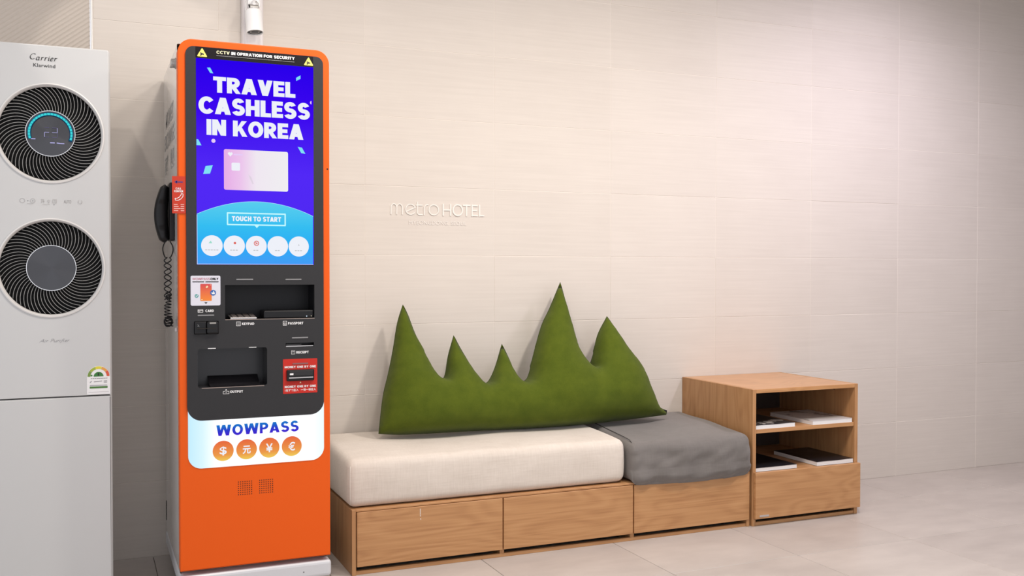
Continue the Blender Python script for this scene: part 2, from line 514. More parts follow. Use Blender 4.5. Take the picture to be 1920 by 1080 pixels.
# ------------------------------------------------------------------ heavy grotesque capitals
def heavy(ch, t):
    """outlines of a heavy capital, height 1, stem t; returns (outlines, width)"""
    def bar(a, b, w_=t):
        d = Vector((b[0] - a[0], b[1] - a[1])).normalized(); n = Vector((-d.y, d.x)) * w_ / 2
        return [(a[0] + n.x, a[1] + n.y), (a[0] - n.x, a[1] - n.y), (b[0] - n.x, b[1] - n.y), (b[0] + n.x, b[1] + n.y)]
    def rc(x0, x1, z0, z1): return [(x0, z0), (x1, z0), (x1, z1), (x0, z1)]
    def ring(cx, cz, rx, rz, a0, a1, w_=t, n=16):
        h_ = w_ * .93
        o = [(cx + rx * cos(radians(a0 + (a1 - a0) * i / n)), cz + rz * sin(radians(a0 + (a1 - a0) * i / n))) for i in range(n + 1)]
        i_ = [(cx + (rx - w_) * cos(radians(a0 + (a1 - a0) * i / n)), cz + (rz - h_) * sin(radians(a0 + (a1 - a0) * i / n))) for i in range(n + 1)]
        return [[o[i], o[i + 1], i_[i + 1], i_[i]] for i in range(n)]
    def sl(x0, x1, w_=t): # slanted stem from (x0 centre, 0) to (x1 centre, 1) with flat ends
        return [(x0 - w_ / 2, 0), (x0 + w_ / 2, 0), (x1 + w_ / 2, 1), (x1 - w_ / 2, 1)]
    e = t * .88
    tw = t * 1.12
    if ch == ' ': return [], .30
    if ch == 'I': return [rc(0, t, 0, 1)], t
    if ch == 'T': return [rc(0, .70, 1 - e, 1), rc(.35 - t / 2, .35 + t / 2, 0, 1 - e)], .70
    if ch == 'L': return [rc(0, t, 0, 1), rc(t, .58, 0, e)], .58
    if ch in 'EF': return [rc(0, t, 0, 1), rc(t, .62, 1 - e, 1), rc(t, .58, .5 - e / 2, .5 + e / 2)] + ([rc(t, .63, 0, e)] if ch == 'E' else []), .63
    if ch == 'H': return [rc(0, t, 0, 1), rc(.76 - t, .76, 0, 1), rc(t, .76 - t, .5 - e / 2, .5 + e / 2)], .76
    if ch == 'A': return [sl(tw / 2, .43, tw), sl(.86 - tw / 2, .43, tw), rc(.24, .62, .17, .17 + e * .85)], .86
    if ch == 'V': return [sl(.42, tw / 2, tw), sl(.42, .84 - tw / 2, tw)], .84
    if ch == 'W': return [sl(.30, tw / 2, tw), sl(.30, .60, tw * .92), sl(.90, .60, tw * .92), sl(.90, 1.20 - tw / 2, tw)], 1.20
    if ch == 'N': return [rc(0, t, 0, 1), rc(.78 - t, .78, 0, 1), [(0, 1), (t * 1.1, 1), (.78, 0), (.78 - t * 1.1, 0)]], .78
    if ch == 'M': return [rc(0, t, 0, 1), rc(.95 - t, .95, 0, 1), [(0, 1), (t * 1.15, 1), (.475 + t * .45, .12), (.475 - t * .45, .12)], [(.95, 1), (.95 - t * 1.15, 1), (.475 - t * .45, .12), (.475 + t * .45, .12)]], .95
    if ch == 'K': return [rc(0, t, 0, 1), [(t, .28), (t, .60), (.50, 1), (.80, 1)], [(.28, .50), (.46, .68), (.83, 0), (.53, 0)]], .83
    if ch == 'Y': return [rc(.41 - t / 2, .41 + t / 2, 0, .46), [(.41 - t / 2, .40), (.41 + t / 2, .46), (t * 1.12, 1), (0, 1)], [(.41 + t / 2, .40), (.41 - t / 2, .46), (.82 - t * 1.12, 1), (.82, 1)]], .82
    if ch == 'X': return [sl(tw / 2, .82 - tw / 2, tw), sl(.82 - tw / 2, tw / 2, tw)], .82
    if ch == 'O': return ring(.44, .5, .44, .52, 0, 360, n=36), .88
    if ch == 'C': return ring(.44, .5, .44, .52, 38, 322, n=30), .82
    if ch == 'G': return ring(.44, .5, .44, .52, 42, 345, n=30) + [rc(.46, .86, .30, .30 + e * .9), rc(.86 - t, .86, .12, .40)], .87
    if ch == 'D': return [rc(0, t, 0, 1), rc(t, .36, 1 - e, 1), rc(t, .36, 0, e)] + ring(.34, .5, .44, .5, -90, 90, n=18), .78
    if ch == 'U': return [rc(0, t, .36, 1), rc(.76 - t, .76, .36, 1)] + ring(.38, .37, .38, .39, 180, 360, n=18), .76
    if ch in 'PRB':
        o = [rc(0, t, 0, 1), rc(t, .40, 1 - e, 1), rc(t, .40, .36 if ch != 'B' else .42, (.36 if ch != 'B' else .42) + e * .9)]
        zc = .68 if ch != 'B' else .71
        o += ring(.38, zc, .33, 1 - zc, -90, 90, n=14)
        if ch == 'R': o += [[(.22, .40), (.48, .44), (.76, 0), (.49, 0)]]
        if ch == 'B': o += [rc(t, .42, 0, e)] + ring(.40, .285, .34, .285, -90, 90, n=14)
        return o, (.71 if ch == 'P' else .75)
    if ch == 'S':
        rz = (.52 + .45 * t) / 2
        return ring(.36, 1.02 - rz, .335, rz, 22, 272, t * .97, 22) + ring(.36, rz - .02, .355, rz, 92, -158, t * .97, 22), .72
    if ch == ',': return [rc(0, t, -.15, t * .9)], t
    return [], .4
def heavy_text(name, s_, x0, x1, z0, z1, y, m, parent, t=.25, gap=.055, label=None):
    out = []; x = 0
    for c in s_:
        g, wd = heavy(c, t)
        out += [[(x + a, b) for a, b in lp] for lp in g]
        x += wd + gap
    x -= gap
    out = [[(x0 + a / x * (x1 - x0), z0 + b * (z1 - z0)) for a, b in lp] for lp in out]
    return put(name, solid_outlines(out, y, 0, name), m, parent, label)

# ------------------------------------------------------------------ room shell
wall = box('wall_back', -0.47, 4.86, 0.0010, 0.16, -0.02, 2.80, M['grout']); tag(wall, kind='structure')
def tile_piece(name, x0, x1, y0, y1, z0, z1, m, parent, cache, axis):
    key = (round(x1 - x0, 4), round(y1 - y0, 4), round(z1 - z0, 4), axis)
    if key not in cache:
        bm = bmesh.new()
        box_bm(bm, 0, x1 - x0, 0, y1 - y0, 0, z1 - z0, 0.0012, 1)
        cache[key] = from_bm(bm, name); cache[key].materials.append(m)
    o = bpy.data.objects.new(name, cache[key]); COL.objects.link(o)
    o.parent = parent; o.location = (x0, y0, z0)
    return o
cache = {}
J = 0.0006
for r in range(10):
    z0, z1 = 0.3 * r, min(0.3 * r + 0.3, 2.80)
    for k in range(-1, 9):
        x0, x1 = max(0.6 * k, -0.466), min(0.6 * k + 0.6, 4.86)
        dy = random.uniform(-0.0005, 0.0005)
        tile_piece('wall_tile', x0 + J, x1 - J, 0.0 + dy, 0.0105 + dy, z0 + J, z1 - J, M['wall_tile'], wall, cache, 'w')

floor_o = box('floor', -2.2, 5.00, -4.6, 0.16, -0.08, -0.004, M['floor_grout']); tag(floor_o, kind='structure')
cache = {}
J = 0.0012
ys = [0.008, -0.40, -1.0, -1.6, -2.2, -2.8, -3.4, -4.0, -4.6]
for k in range(-3, 10):
    x0, x1 = -0.26 + 0.59 * (k - 1), -0.26 + 0.59 * k
    x0 = max(x0, -2.2); x1 = min(x1, 4.86)
    if x1 - x0 < 0.05: continue
    for ya, yb in zip(ys[1:], ys[:-1]):
        tile_piece('floor_tile', x0 + J, x1 - J, ya + J, yb - J, -0.010, 0.0, M['floor_tile'], floor_o, cache, 'f')

tag(box('ceiling', -2.2, 5.00, -4.6, 0.16, 2.80, 2.90, M['ceiling']), kind='structure')
tag(box('shade_wall_right', 4.86, 5.00, -4.6, 0.16, -0.004, 2.80, M['shade_wall']), kind='structure')  # unseen wall added to shade the right end of the back wall

# ribbed panel that ends the wall on the left, behind the purifier
wl = box('wall_left', -2.2, -0.478, 0.004, 0.16, -0.004, 2.80, M['rib']); tag(wl, kind='structure')
bm = bmesh.new()
for i in range(-20, 70):
    # slanted ribs, clipped to the panel -1.00..-0.48 and above the purifier's shoulder
    z_at = 1.35 + 0.0178 * i
    p0 = Vector((-1.02, 0.004, z_at)); p1 = Vector((-0.480, 0.004, z_at + 0.42))
    if p1.z > 2.79:
        f = (2.79 - p0.z) / (p1.z - p0.z)
        if f <= 0.02: continue
        p1 = p0.lerp(p1, f)
    d = (p1 - p0).normalized(); n = Vector((-d.z, 0, d.x)) * 0.0052
    vs = [bm.verts.new(p + s) for p in (p0, p1) for s in (n, Vector((0, -0.0022, 0)), -n)]
    bm.faces.new((vs[0], vs[1], vs[4], vs[3])); bm.faces.new((vs[1], vs[2], vs[5], vs[4]))
rib = put('rib', from_bm(bm, 'rib'), M['rib'], wl); rib['kind'] = 'stuff'
tag(box('trim_1', -0.4755, -0.4685, -0.004, 0.02, 0, 2.80, M['metal_trim'], None, 0.002), kind='structure')

# ------------------------------------------------------------------ pale hotel sign on the wall
sg = empty('hotel_sign', (0.93, 0.0, 1.33), 'pale raised hotel lettering on the beige tiled wall', 'sign')
ZB, XH, ST = 1.3785, 1.4230, 0.0044
def arc(cx, cz, rx, rz, a0, a1, n=14):
    return [(cx + rx * cos(radians(a0 + (a1 - a0) * i / n)), cz + rz * sin(radians(a0 + (a1 - a0) * i / n))) for i in range(n + 1)]
h = XH - ZB
letters = []
letters.append([[(0.7155, ZB), (0.7155, ZB + .62 * h)] + arc(0.7283, ZB + .62 * h, .0128, .38 * h, 180, 0) + [(0.7411, ZB)],
                [(0.7411, ZB + .62 * h)] + arc(0.7539, ZB + .62 * h, .0128, .38 * h, 180, 0) + [(0.7667, ZB)]])
letters.append([[(0.786, ZB + .30 * h), (0.822, ZB + .66 * h)] + arc(0.804, ZB + .5 * h, .0225, .5 * h, 22, 320)])
letters.append([[(0.8355, XH + .010), (0.8355, ZB + .2 * h)] + arc(0.845, ZB + .2 * h, .0095, .2 * h, 180, 270) + [(0.858, ZB)], [(0.829, XH - .003), (0.857, XH - .003)]])
letters.append([[(0.8665, ZB), (0.8665, ZB + .6 * h)] + arc(0.882, ZB + .6 * h, .0155, .4 * h, 180, 80)])
letters.append([arc(0.9105, ZB + .5 * h, .0225, .5 * h, 0, 360, 24)])
for p in letters:
    strokes('letter', p, ST, -0.0030, 0.004, M['sign_white'], sg)
HT = 1.4265
W2 = 0.0062
letters = []
letters.append([[(0.9545, ZB), (0.9545, HT)], [(0.9895, ZB), (0.9895, HT)], [(0.9545, 1.402), (0.9895, 1.402)]])
letters.append([arc(1.023, (ZB + HT) / 2, .0222, (HT - ZB) / 2, 0, 360, 26)])
letters.append([[(1.0495, HT - .002), (1.081, HT - .002)], [(1.0652, ZB), (1.0652, HT)]])
letters.append([[(1.0915, ZB), (1.0915, HT)], [(1.0915, HT - .002), (1.116, HT - .002)], [(1.0915, 1.403), (1.113, 1.403)], [(1.0915, ZB + .002), (1.117, ZB + .002)]])
letters.append([[(1.1275, ZB), (1.1275, HT)], [(1.1275, ZB + .002), (1.1475, ZB + .002)]])
for p in letters:
    strokes('letter', p, W2, -0.0030, 0.004, M['sign_white'], sg)
text('small_lettering', 'MYEONGDONG, SEOUL', 0.797, 1.064, 1.333, 1.352, -0.0025, M['sign_white'], sg, 0.0, 0, 1.05)

# ------------------------------------------------------------------ air purifier
PX0, PX1, PY, PZ1 = -0.787, -0.4170, -0.50, 1.8855
PC = -0.6025
ap = empty('air_purifier', (PC, -0.335, 0), 'tall white air purifier with two round black fans, left of the orange kiosk', 'air purifier')
FAN = [(1.5895, 0.0765), (1.1420, 0.0765)]
RO = 0.1630
# shell with the two round openings
outer = rrect(PX0 + .004, PX1 - .004, 0.7071, PZ1 - .004, (0.001, 0.001, 0.006, 0.006))
flat('upper_front', [outer] + [circ(PC, z, RO, 72) for z, _ in FAN], PY, 0.028, M['purifier'], ap, bevel=0.004)
flat('lower_front', rrect(PX0 + .004, PX1 - .004, 0.012, 0.7068, 0.002), PY, 0.028, M['purifier'], ap, bevel=0.004)
bm = bmesh.new(); box_bm(bm, PX0, PX1, PY + 0.034, -0.17, 0.03, PZ1, 0.006, 2)
put('housing', from_bm(bm, 'housing'), M['purifier'], ap)
box('foot_plinth', PX0 + .02, PX1 - .02, PY + .05, -0.19, 0.0, 0.031, M['black'], ap)
fin_cache = {}
def fin_mesh(r0, r1):
    bm = bmesh.new(); n = 8
    rows = []
    for i in range(n + 1):
        f = i / n; r = r0 + (r1 - r0) * f
        a = 0.40 * f ** 1.5
        wdt = 0.0007 + 0.0004 * f
        dr = Vector((cos(a), 0, sin(a))) ; tn = Vector((-sin(a), 0, cos(a)))
        p = dr * r
        rows.append([bm.verts.new(p + tn * wdt), bm.verts.new(p - tn * wdt), bm.verts.new(p - tn * wdt + Vector((0, 0.007, 0))), bm.verts.new(p + tn * wdt + Vector((0, 0.007, 0)))])
    for A, B in zip(rows[:-1], rows[1:]):
        for k in range(4): bm.faces.new((A[k], A[(k + 1) % 4], B[(k + 1) % 4], B[k]))
    me = from_bm(bm, 'fin'); me.materials.append(M['fin'])
    return me
for fi, (fz, hr) in enumerate(FAN):
    lathe('fan_rim', [(RO + .0035, 0.0), (RO + .0030, -.0035), (RO - .001, -.0048), (RO - .0045, -.001), (RO - .008, .014), (RO - .008, .030), (RO + .0035, .030)], (PC, PY, fz), (0, 1, 0), M['purifier_rim'], ap, 96)
    grille = lathe('fan_recess', [(0, .0335), (RO - .006, .0335), (RO - .006, .012), (RO - .0085, .012), (RO - .0085, .0325), (0, .0325)], (PC, PY, fz), (0, 1, 0), M['fan_black'], ap, 72, smooth=False)
    fm = fin_mesh(hr - .004, RO - .009)
    for i in range(60):
        o = bpy.data.objects.new('fin', fm); COL.objects.link(o); o.parent = grille
        o.location = (PC, PY + .010, fz); o.rotation_euler = (0, -2 * pi * i / 60, 0)
    # spun-metal hub: mesh centred on its own origin so the grain runs round the axis
    bm = bmesh.new()
    n = 96
    c = bm.verts.new((0, 0, 0.0035))
    ring1 = [bm.verts.new(((hr - .0015) * cos(2 * pi * k / n), (hr - .0015) * sin(2 * pi * k / n), 0)) for k in range(n)]
    ring2 = [bm.verts.new(((hr - .0015) * cos(2 * pi * k / n), (hr - .0015) * sin(2 * pi * k / n), -.018)) for k in range(n)]
    for k in range(n):
        bm.faces.new((c, ring1[k], ring1[(k + 1) % n])); bm.faces.new((ring1[k], ring2[k], ring2[(k + 1) % n], ring1[(k + 1) % n]))
    hub = put('hub', from_bm(bm, 'hub'), M['brushed'], ap)
    hub.location = Vector((PC, PY + .004, fz)) - ap.location
    hub.rotation_euler = (pi / 2, 0, 0)
    lathe('hub_ring', [(hr - .0025, .0), (hr - .0022, -.002), (hr - .0003, -.002), (hr, .001), (hr, .02), (hr - .0025, .02), (hr - .0025, .0)], (PC, PY + .004, fz), (0, 1, 0), M['chrome'], ap, 72)
# round display on the upper hub
fz = FAN[0][0]
yd = PY - .0010
put('display_halo', solid_outlines([[(PC + a * cos(t0), fz + a * sin(t0)) for a, t0 in ((.070, radians(q)), (.070, radians(q + 5.3)), (.0585, radians(q + 5.3)), (.0585, radians(q)))] for q in [-22 + 5 * i for i in range(44)]], yd + .0003, 0, 'halo'), M['display_blue'], ap, 'dark blue ring behind the lit arc')
segs = []
for i in range(24):
    a0 = -18 + i * (216 / 24)
    segs.append([(PC + r * cos(radians(t)), fz + r * sin(radians(t))) for r, t in ((.0675, a0 + .5), (.0675, a0 + 4.5), (.0675, a0 + 8.4), (.0608, a0 + 8.4), (.0608, a0 + 4.5), (.0608, a0 + .5))])
put('display_arc', solid_outlines(segs, yd, 0, 'display_arc'), M['display_cyan'], ap, 'cyan lit segment arc')
def seg_digit(x0, x1, z0, z1, lit):
    zm = (z0 + z1) / 2; s = .0008
    S = {'a': [(x0 + s, z1), (x1 - s, z1)], 'g': [(x0 + s, zm), (x1 - s, zm)], 'd': [(x0 + s, z0), (x1 - s, z0)],
         'f': [(x0, zm + s), (x0, z1 - s)], 'b': [(x1, zm + s), (x1, z1 - s)], 'e': [(x0, z0 + s), (x0, zm - s)], 'c': [(x1, z0 + s), (x1, zm - s)]}
    return [S[k] for k in lit]
strokes('digits', seg_digit(PC - .0178, PC - .0036, fz - .0125, fz + .0187, 'eg') + seg_digit(PC + .0044, PC + .021, fz - .0125, fz + .0187, 'bg'), .0014, yd, 0, M['display_white'], ap)
strokes('dim_digits', seg_digit(PC - .0178, PC - .0036, fz - .0125, fz + .0187, 'ad') + seg_digit(PC + .0044, PC + .021, fz - .0125, fz + .0187, 'acd'), .0010, yd, 0, M['display_dim'], ap)
strokes('display_words', [[(PC - .057, fz - .0205), (PC - .052, fz - .0205)], [(PC - .050, fz - .0205), (PC - .046, fz - .0205)],
                          [(PC, fz - .031), (PC + .012, fz - .031)], [(PC + .020, fz - .031), (PC + .030, fz - .032)], [(PC + .032, fz - .032), (PC + .041, fz - .032)]], .0028, yd, 0, M['display_white'], ap)
# lettering
yp = PY - .0007
CX, CW = -0.6636, 0.0895 / 7.9
def ital(pts, x, z, s, sl=0.28):
    return [(x + (a + sl * b) * s, z + b * s) for a, b in pts]
def q(cx, cz, rx, rz, a0, a1, n=10): return arc(cx, cz, rx, rz, a0, a1, n)
S0 = .0128; Z0 = 1.8295
car = [ital(q(.62, .72, .60, .72, 50, 318), -0.6625, Z0 + .002, S0)]
def a_(x): return [ital(q(x + .30, .42, .30, .42, 40, 330) , -0.6625, Z0, S0), ital([(x + .58, .84), (x + .56, .14), (x + .68, .0), (x + .80, .10)], -0.6625, Z0, S0)]
def r_(x): return [ital([(x, .72), (x + .1, .84), (x + .12, .0)], -0.6625, Z0, S0), ital([(x + .12, .45), (x + .26, .74), (x + .42, .84), (x + .50, .76)], -0.6625, Z0, S0)]
def i_(x): return [ital([(x, .72), (x + .1, .84), (x + .1, .12), (x + .24, .02)], -0.6625, Z0, S0), ital([(x + .08, 1.12), (x + .14, 1.18)], -0.6625, Z0, S0)]
def e_(x): return [ital([(x + .04, .42), (x + .30, .50)] + q(x + .30, .62, .2, .22, -10, 120, 6) + q(x + .32, .42, .30, .42, 120, 320, 10), -0.6625, Z0, S0)]
car += a_(1.42) + r_(2.45) + r_(3.25) + i_(4.05) + e_(4.55) + r_(5.40)
car = [[(CX + (p[0] + 0.6625) * 1.06, p[1]) for p in s_] for s_ in car]
pen_strokes('lettering', car, (.00135, .0008), yp, M['black_print'], ap, 'dark italic lettering at the top')
text('lettering', 'Klarwind', -0.6520, -0.5862, 1.8070, 1.8185, yp, M['black_print'], ap, 0.006, 0, 1.02)
ZA, SA = 0.8945, .0086
def run(chars, x0, z0, s, sl=.30):
    out = []; x = 0
    for c in chars:
        if c == 'A': g = [[(0, 0), (.55, 1.2), (.75, 0)], [(.2, .45), (.72, .45)]]; wd = .95
        elif c == 'P': g = [[(.15, 0), (.2, 1.2)], [(.0, 1.1)] + q(.28, .88, .34, .32, 90, -90, 8)]; wd = .80
        elif c == 'i': g = [[(0, .65), (.06, .7), (.06, .05), (.16, .02)], [(.06, .98), (.1, 1.02)]]; wd = .34
        elif c == 'r': g = [[(0, .65), (.06, .7), (.06, 0)], [(.06, .4), (.2, .66), (.34, .66)]]; wd = .46
        elif c == 'u': g = [[(0, .68), (.04, .15), (.2, .0), (.42, .2), (.46, .7), (.46, .05), (.56, .02)]]; wd = .66
        elif c == 'f': g = [[(.40, 1.15), (.26, 1.2), (.16, .9), (.10, -.25), (-.05, -.35)], [(0, .66), (.32, .66)]]; wd = .40
        elif c == 'e': g = [[(.04, .34), (.36, .45), (.30, .68), (.1, .55), (.04, .25), (.18, .0), (.42, .12)]]; wd = .54
        else: g = []; wd = .35
        out += [[(x0 + (x + a + sl * b) * s, z0 + b * s) for a, b in st_] for st_ in g]
        x += wd
    k = 0.0905 / (x * s)
    return [[(x0 + (a - x0) * k, b) for a, b in st_] for st_ in out]
pen_strokes('lettering', run('Air Purifier', -0.6405, ZA, SA), (.00065, .0004), yp, M['grey_print'], ap, 'thin grey script lettering under the lower fan')
# touch keys
zb = 1.364
tk = [circ(-0.688, zb, .0072, 18) + [(-0.6808, zb)], circ(-0.657, zb + .0002, .0070, 18) + [(-0.650, zb)],
      [(-0.632, zb + .005), (-0.624, zb + .005)], [(-0.629, zb + .004), (-0.6315, zb - .006)], [(-0.625, zb + .004), (-0.624, zb - .006)], [(-0.628, zb - .001), (-0.622, zb - .001)],
      circ(-0.609, zb + .0005, .0035, 12), [(-0.609, zb - .002), (-0.609, zb - .007)],
      [(-0.597, zb + .006), (-0.586, zb + .006), (-0.586, zb - .006), (-0.597, zb - .006), (-0.597, zb + .006)], [(-0.594, zb + .002), (-0.589, zb + .002)], [(-0.594, zb - .002), (-0.589, zb - .002)],
      arc(-0.5135, zb, .0058, .0062, 125, 415), [(-0.673, zb - .0095), (-0.656, zb - .0095)], [(-0.628, zb - .0105), (-0.606, zb - .0105)]]
strokes('touch_symbols', tk, .0009, yp, 0, M['faint_print'], ap)
put('touch_marks', solid_outlines([circ(-0.6715, zb, .0017, 10), circ(-0.657, zb, .0017, 10), circ(-0.593, zb - .011, .0015, 10)], yp, 0, 'marks'), M['grey_print'], ap)
text('lettering', 'AUTO', -0.5635, -0.5410, zb - .0055, zb + .0055, yp, M['faint_print'], ap, 0.0)
# energy grade label
lb = flat('energy_label', [(-0.4965, .7135), (-0.4235, .7135), (-0.4235, .770)] + arc(-0.460, .770, .0365, .0395, 0, 180, 20), PY - .0004, 0, M['white_print'], ap)
yl = PY - .0009
def band(a0, a1, r0, r1, cx=-0.460, cz=.7735): return [(cx + r0 * cos(radians(a0 + (a1 - a0) * i / 6)), cz + r0 * sin(radians(a0 + (a1 - a0) * i / 6))) for i in range(7)] + [(cx + r1 * cos(radians(a1 + (a0 - a1) * i / 6)), cz + r1 * sin(radians(a1 + (a0 - a1) * i / 6))) for i in range(7)]
for a0, colr in ((144, (.19, .30, .06)), (108, (.36, .45, .05)), (72, (.75, .66, .06)), (36, (.75, .36, .08)), (0, (.68, .10, .05))):
    put('grade_band', solid_outlines([band(a0 + .5, a0 + 35.5, .0255, .0345)], yl, 0, 'grade_band'), mat('grade_band_paint', colr, 0.6), lb)
put('grade_dome', solid_outlines([arc(-0.460, .7735, .0155, .0155, 0, 180, 16), circ(-0.482, .7775, .0032, 10)], yl, 0, 'dome'), mat('label_green', (.04, .20, .04), .6), lb)
text('grade_number', '1', -0.4625, -0.4580, .776, .7855, yl - .0003, M['black_print'], lb, 0.01)
strokes('label_lines', [[(-0.484 + .006 * i, .7670), (-0.481 + .006 * i, .7670)] for i in range(9)] + [[(-0.487, .7435), (-0.434, .7435)], [(-0.443, .7580), (-0.434, .7580)], [(-0.443, .7535), (-0.434, .7535)], [(-0.487, .7535), (-0.482, .7585)], [(-0.474, .756), (-0.45, .758)]], .0018, yl, 0, M['grey_print'], lb)
boxes('label_bar', [(-0.488, -0.432, yl, yl + .0002, .7335, .7400)], mat('label_bar_green', (.07, .20, .04), .6), lb)
box('label_rule', -0.492, -0.428, yl, yl + .0002, .7205, .7212, M['faint_print'], lb)

# ------------------------------------------------------------------ orange money-exchange kiosk
KY = -0.68
ki = empty('kiosk', (0.0385, -0.35, 0), 'tall orange money exchange kiosk with bright blue touch screen', 'kiosk')
KX0, KX1, KZ0, KZ1 = -0.2165, 0.2955, 0.122, 1.908
# white cabinet behind the orange front: five faces, open towards the front panel
bm = bmesh.new()
box_bm(bm, KX0 + .004, KX1 - .004, -0.640, -0.025, .108, KZ1 - .014, .004, 2, lambda d, c: c.y > -0.6)
bmesh.ops.delete(bm, geom=[f for f in bm.faces if f.calc_center_median().y < -0.639], context='FACES')
put('cabinet', from_bm(bm, 'cabinet'), M['kiosk_white'], ki, 'white cabinet sides')
bm = bmesh.new(); box_bm(bm, -0.2145, 0.2965, KY - .001, -0.02, .050, .1085, .012, 3)
put('base', from_bm(bm, 'base'), M['base_white'], ki, 'white base block')
box('plinth', -0.19, 0.27, KY + .05, -0.05, 0.0, .051, M['dark_gap'], ki)
box('base_screw', 0.196, 0.199, KY - .0022, KY, .074, .077, M['black'], ki)
outer = rrect(KX0 + .003, KX1 - .003, KZ0 + .003, KZ1 - .003, (0.002, 0.002, 0.047, 0.047), 10)
flat('front_panel', [outer, rrect(-0.182, 0.262, 0.474, 1.874, 0.03)], KY, 0.050, M['orange'], ki, 'orange lacquered front', bevel=0.003)
# illuminated box
lbx = flat('light_box', rrect(-0.187, 0.2700, 0.468, 0.72, (.044, .044, .001, .001), 10), KY - .002, 0.02, M['lightbox'], ki, 'glowing white sign box')
yb = KY - .0026
heavy_text('lettering', 'WOWPASS', -0.096, 0.181, 0.574, 0.6105, yb, M['wow_blue'], lbx, 0.235, 0.10)
for cx, s_ in ((-0.0740, '$'), (0.0035, '元'), (0.0800, '¥'), (0.1570, '€')):
    put('coin', solid_outlines([circ(cx, .5225, .0345, 40)], yb, 0, 'coin'), M['coin_orange'], lbx)
    hw = .0115 if s_ != '元' else .0135
    text('currency_mark', s_, cx - hw, cx + hw, .5070, .5370 if s_ != '元' else .5350, yb - .0004, M['screen_white'], lbx, 0.018 if s_ != '元' else .03)
# charcoal fascia with its openings
R1 = (-0.066, 0.237, 0.968, 1.085); R2 = (-0.155, 0.0730, 0.7395, 0.8705); RC = (-0.1665, -0.0875, 0.920, 0.9640); RR = (0.1365, 0.2350, 0.8680, 0.8825)
fas = flat('fascia', [rrect(-0.1895, 0.2695, 0.6295, 1.8805, (.048, .048, .026, .026), 10), rrect(*R1, .002), rrect(*R2, .008), rrect(*RC, .002), rrect(*RR, .001)], KY - .006, 0.012, M['fascia'], ki, 'charcoal control panel')
def bay(name, x0, x1, z0, z1, depth, m, sl=0.0):
    bm = bmesh.new()
    y0, y1 = KY - .0005, KY + depth
    f = [bm.verts.new(p) for p in ((x0 - .001, y0, z0 - .001), (x1 + .001, y0, z0 - .001), (x1 + .001, y0, z1 + .001), (x0 - .001, y0, z1 + .001), (x0, y1, z0 + sl), (x1, y1, z0 + sl), (x1, y1, z1), (x0, y1, z1))]
    for a in ((4, 5, 6, 7), (0, 1, 5, 4), (1, 2, 6, 5), (2, 3, 7, 6), (3, 0, 4, 7)): bm.faces.new([f[i] for i in a])
    me = bpy.data.meshes.new(name); bm.to_mesh(me); bm.free()
    return put(name, me, m, ki)
b1 = bay('document_bay', *R1, 0.10, M['bay'])
b2 = bay('output_bay', *R2, 0.09, M['tray'])
b3 = bay('receipt_slot', *RR, 0.03, M['bay'])
b4 = bay('reader_recess', *RC, 0.03, M['bay'])
box('bay_edge_strip', R1[0], R1[1], KY - .0066, KY + .002, R1[2] - .0016, R1[2] - .0002, M['edge'], b1)  # bright strips painted as the highlight along the bays' lower edges
box('bay_edge_strip', R2[0] + .012, R2[1] - .010, KY - .0066, KY + .002, R2[2] - .0016, R2[2] - .0002, M['edge'], b2)
box('bay_edge_strip', R2[0] - .0013, R2[0] - .0002, KY - .0066, KY, R2[2] + .01, R2[3] - .02, M['tray'], b2)
# keypad and passport reader in the upper bay
bm = bmesh.new(); box_bm(bm, -0.048, 0.040, KY + .002, KY + .075, 0.9675, 0.9735, .001, 1)
for v in bm.verts: v.co.z += (v.co.y - KY) * 0.10
kp = put('keypad', from_bm(bm, 'keypad'), M['steel'], ki, 'brushed steel keypad')
for i in range(4):
    for j in range(4):
        x = -0.0405 + .0205 * i; yk = KY + .010 + .0165 * j
        bm = bmesh.new(); box_bm(bm, x, x + .0155, yk, yk + .0115, 0.9735, 0.9765, .0008, 1)
        for v in bm.verts: v.co.z += (v.co.y - KY) * 0.10
        put('key', from_bm(bm, 'key'), M['key'], kp)
ps = box('passport_reader', 0.064, 0.236, KY + .004, KY + .085, 0.9682, 0.9960, M['black'], ki, 0.004, 2, 'black passport reader')
put('led', solid_outlines([circ(0.2115, .9745, .0020, 10)], KY + .0036, 0, 'led'), M['led'], ps)
put('led', solid_outlines([circ(0.2275, .9750, .0014, 10)], KY + .0036, 0, 'led'), M['led_warm'], ps)
# output tray: trough and lip
bm = bmesh.new()
pr = [(KY + .004, .7400), (KY + .02, .7415), (KY + .045, .748), (KY + .085, .770)]
va = [[bm.verts.new((x, a, b)) for a, b in pr] for x in (-0.114, -0.075, 0.015, 0.054)]
for A, B in zip(va[:-1], va[1:]):
    for i in range(3): bm.faces.new((A[i], B[i], B[i + 1], A[i + 1]))
put('tray', from_bm(bm, 'tray'), M['black_gloss'], b2)
box('lamp', -0.1225, -0.097, KY - .0068, KY - .004, .8705, .8728, M['white_print'], b2)
box('lamp', 0.0120, 0.0370, KY - .0068, KY - .004, .8705, .8728, M['white_print'], b2)
# receipt slot inside frame
box('slot_lip', RR[0] + .002, RR[1] - .002, KY - .002, KY + .02, RR[2] + .001, RR[2] + .0045, M['steel'], b3)
box('slot_flap', RR[0] + .002, RR[0] + .055, KY - .003, KY + .02, RR[2] + .006, RR[3] - .003, M['fascia'], b3)
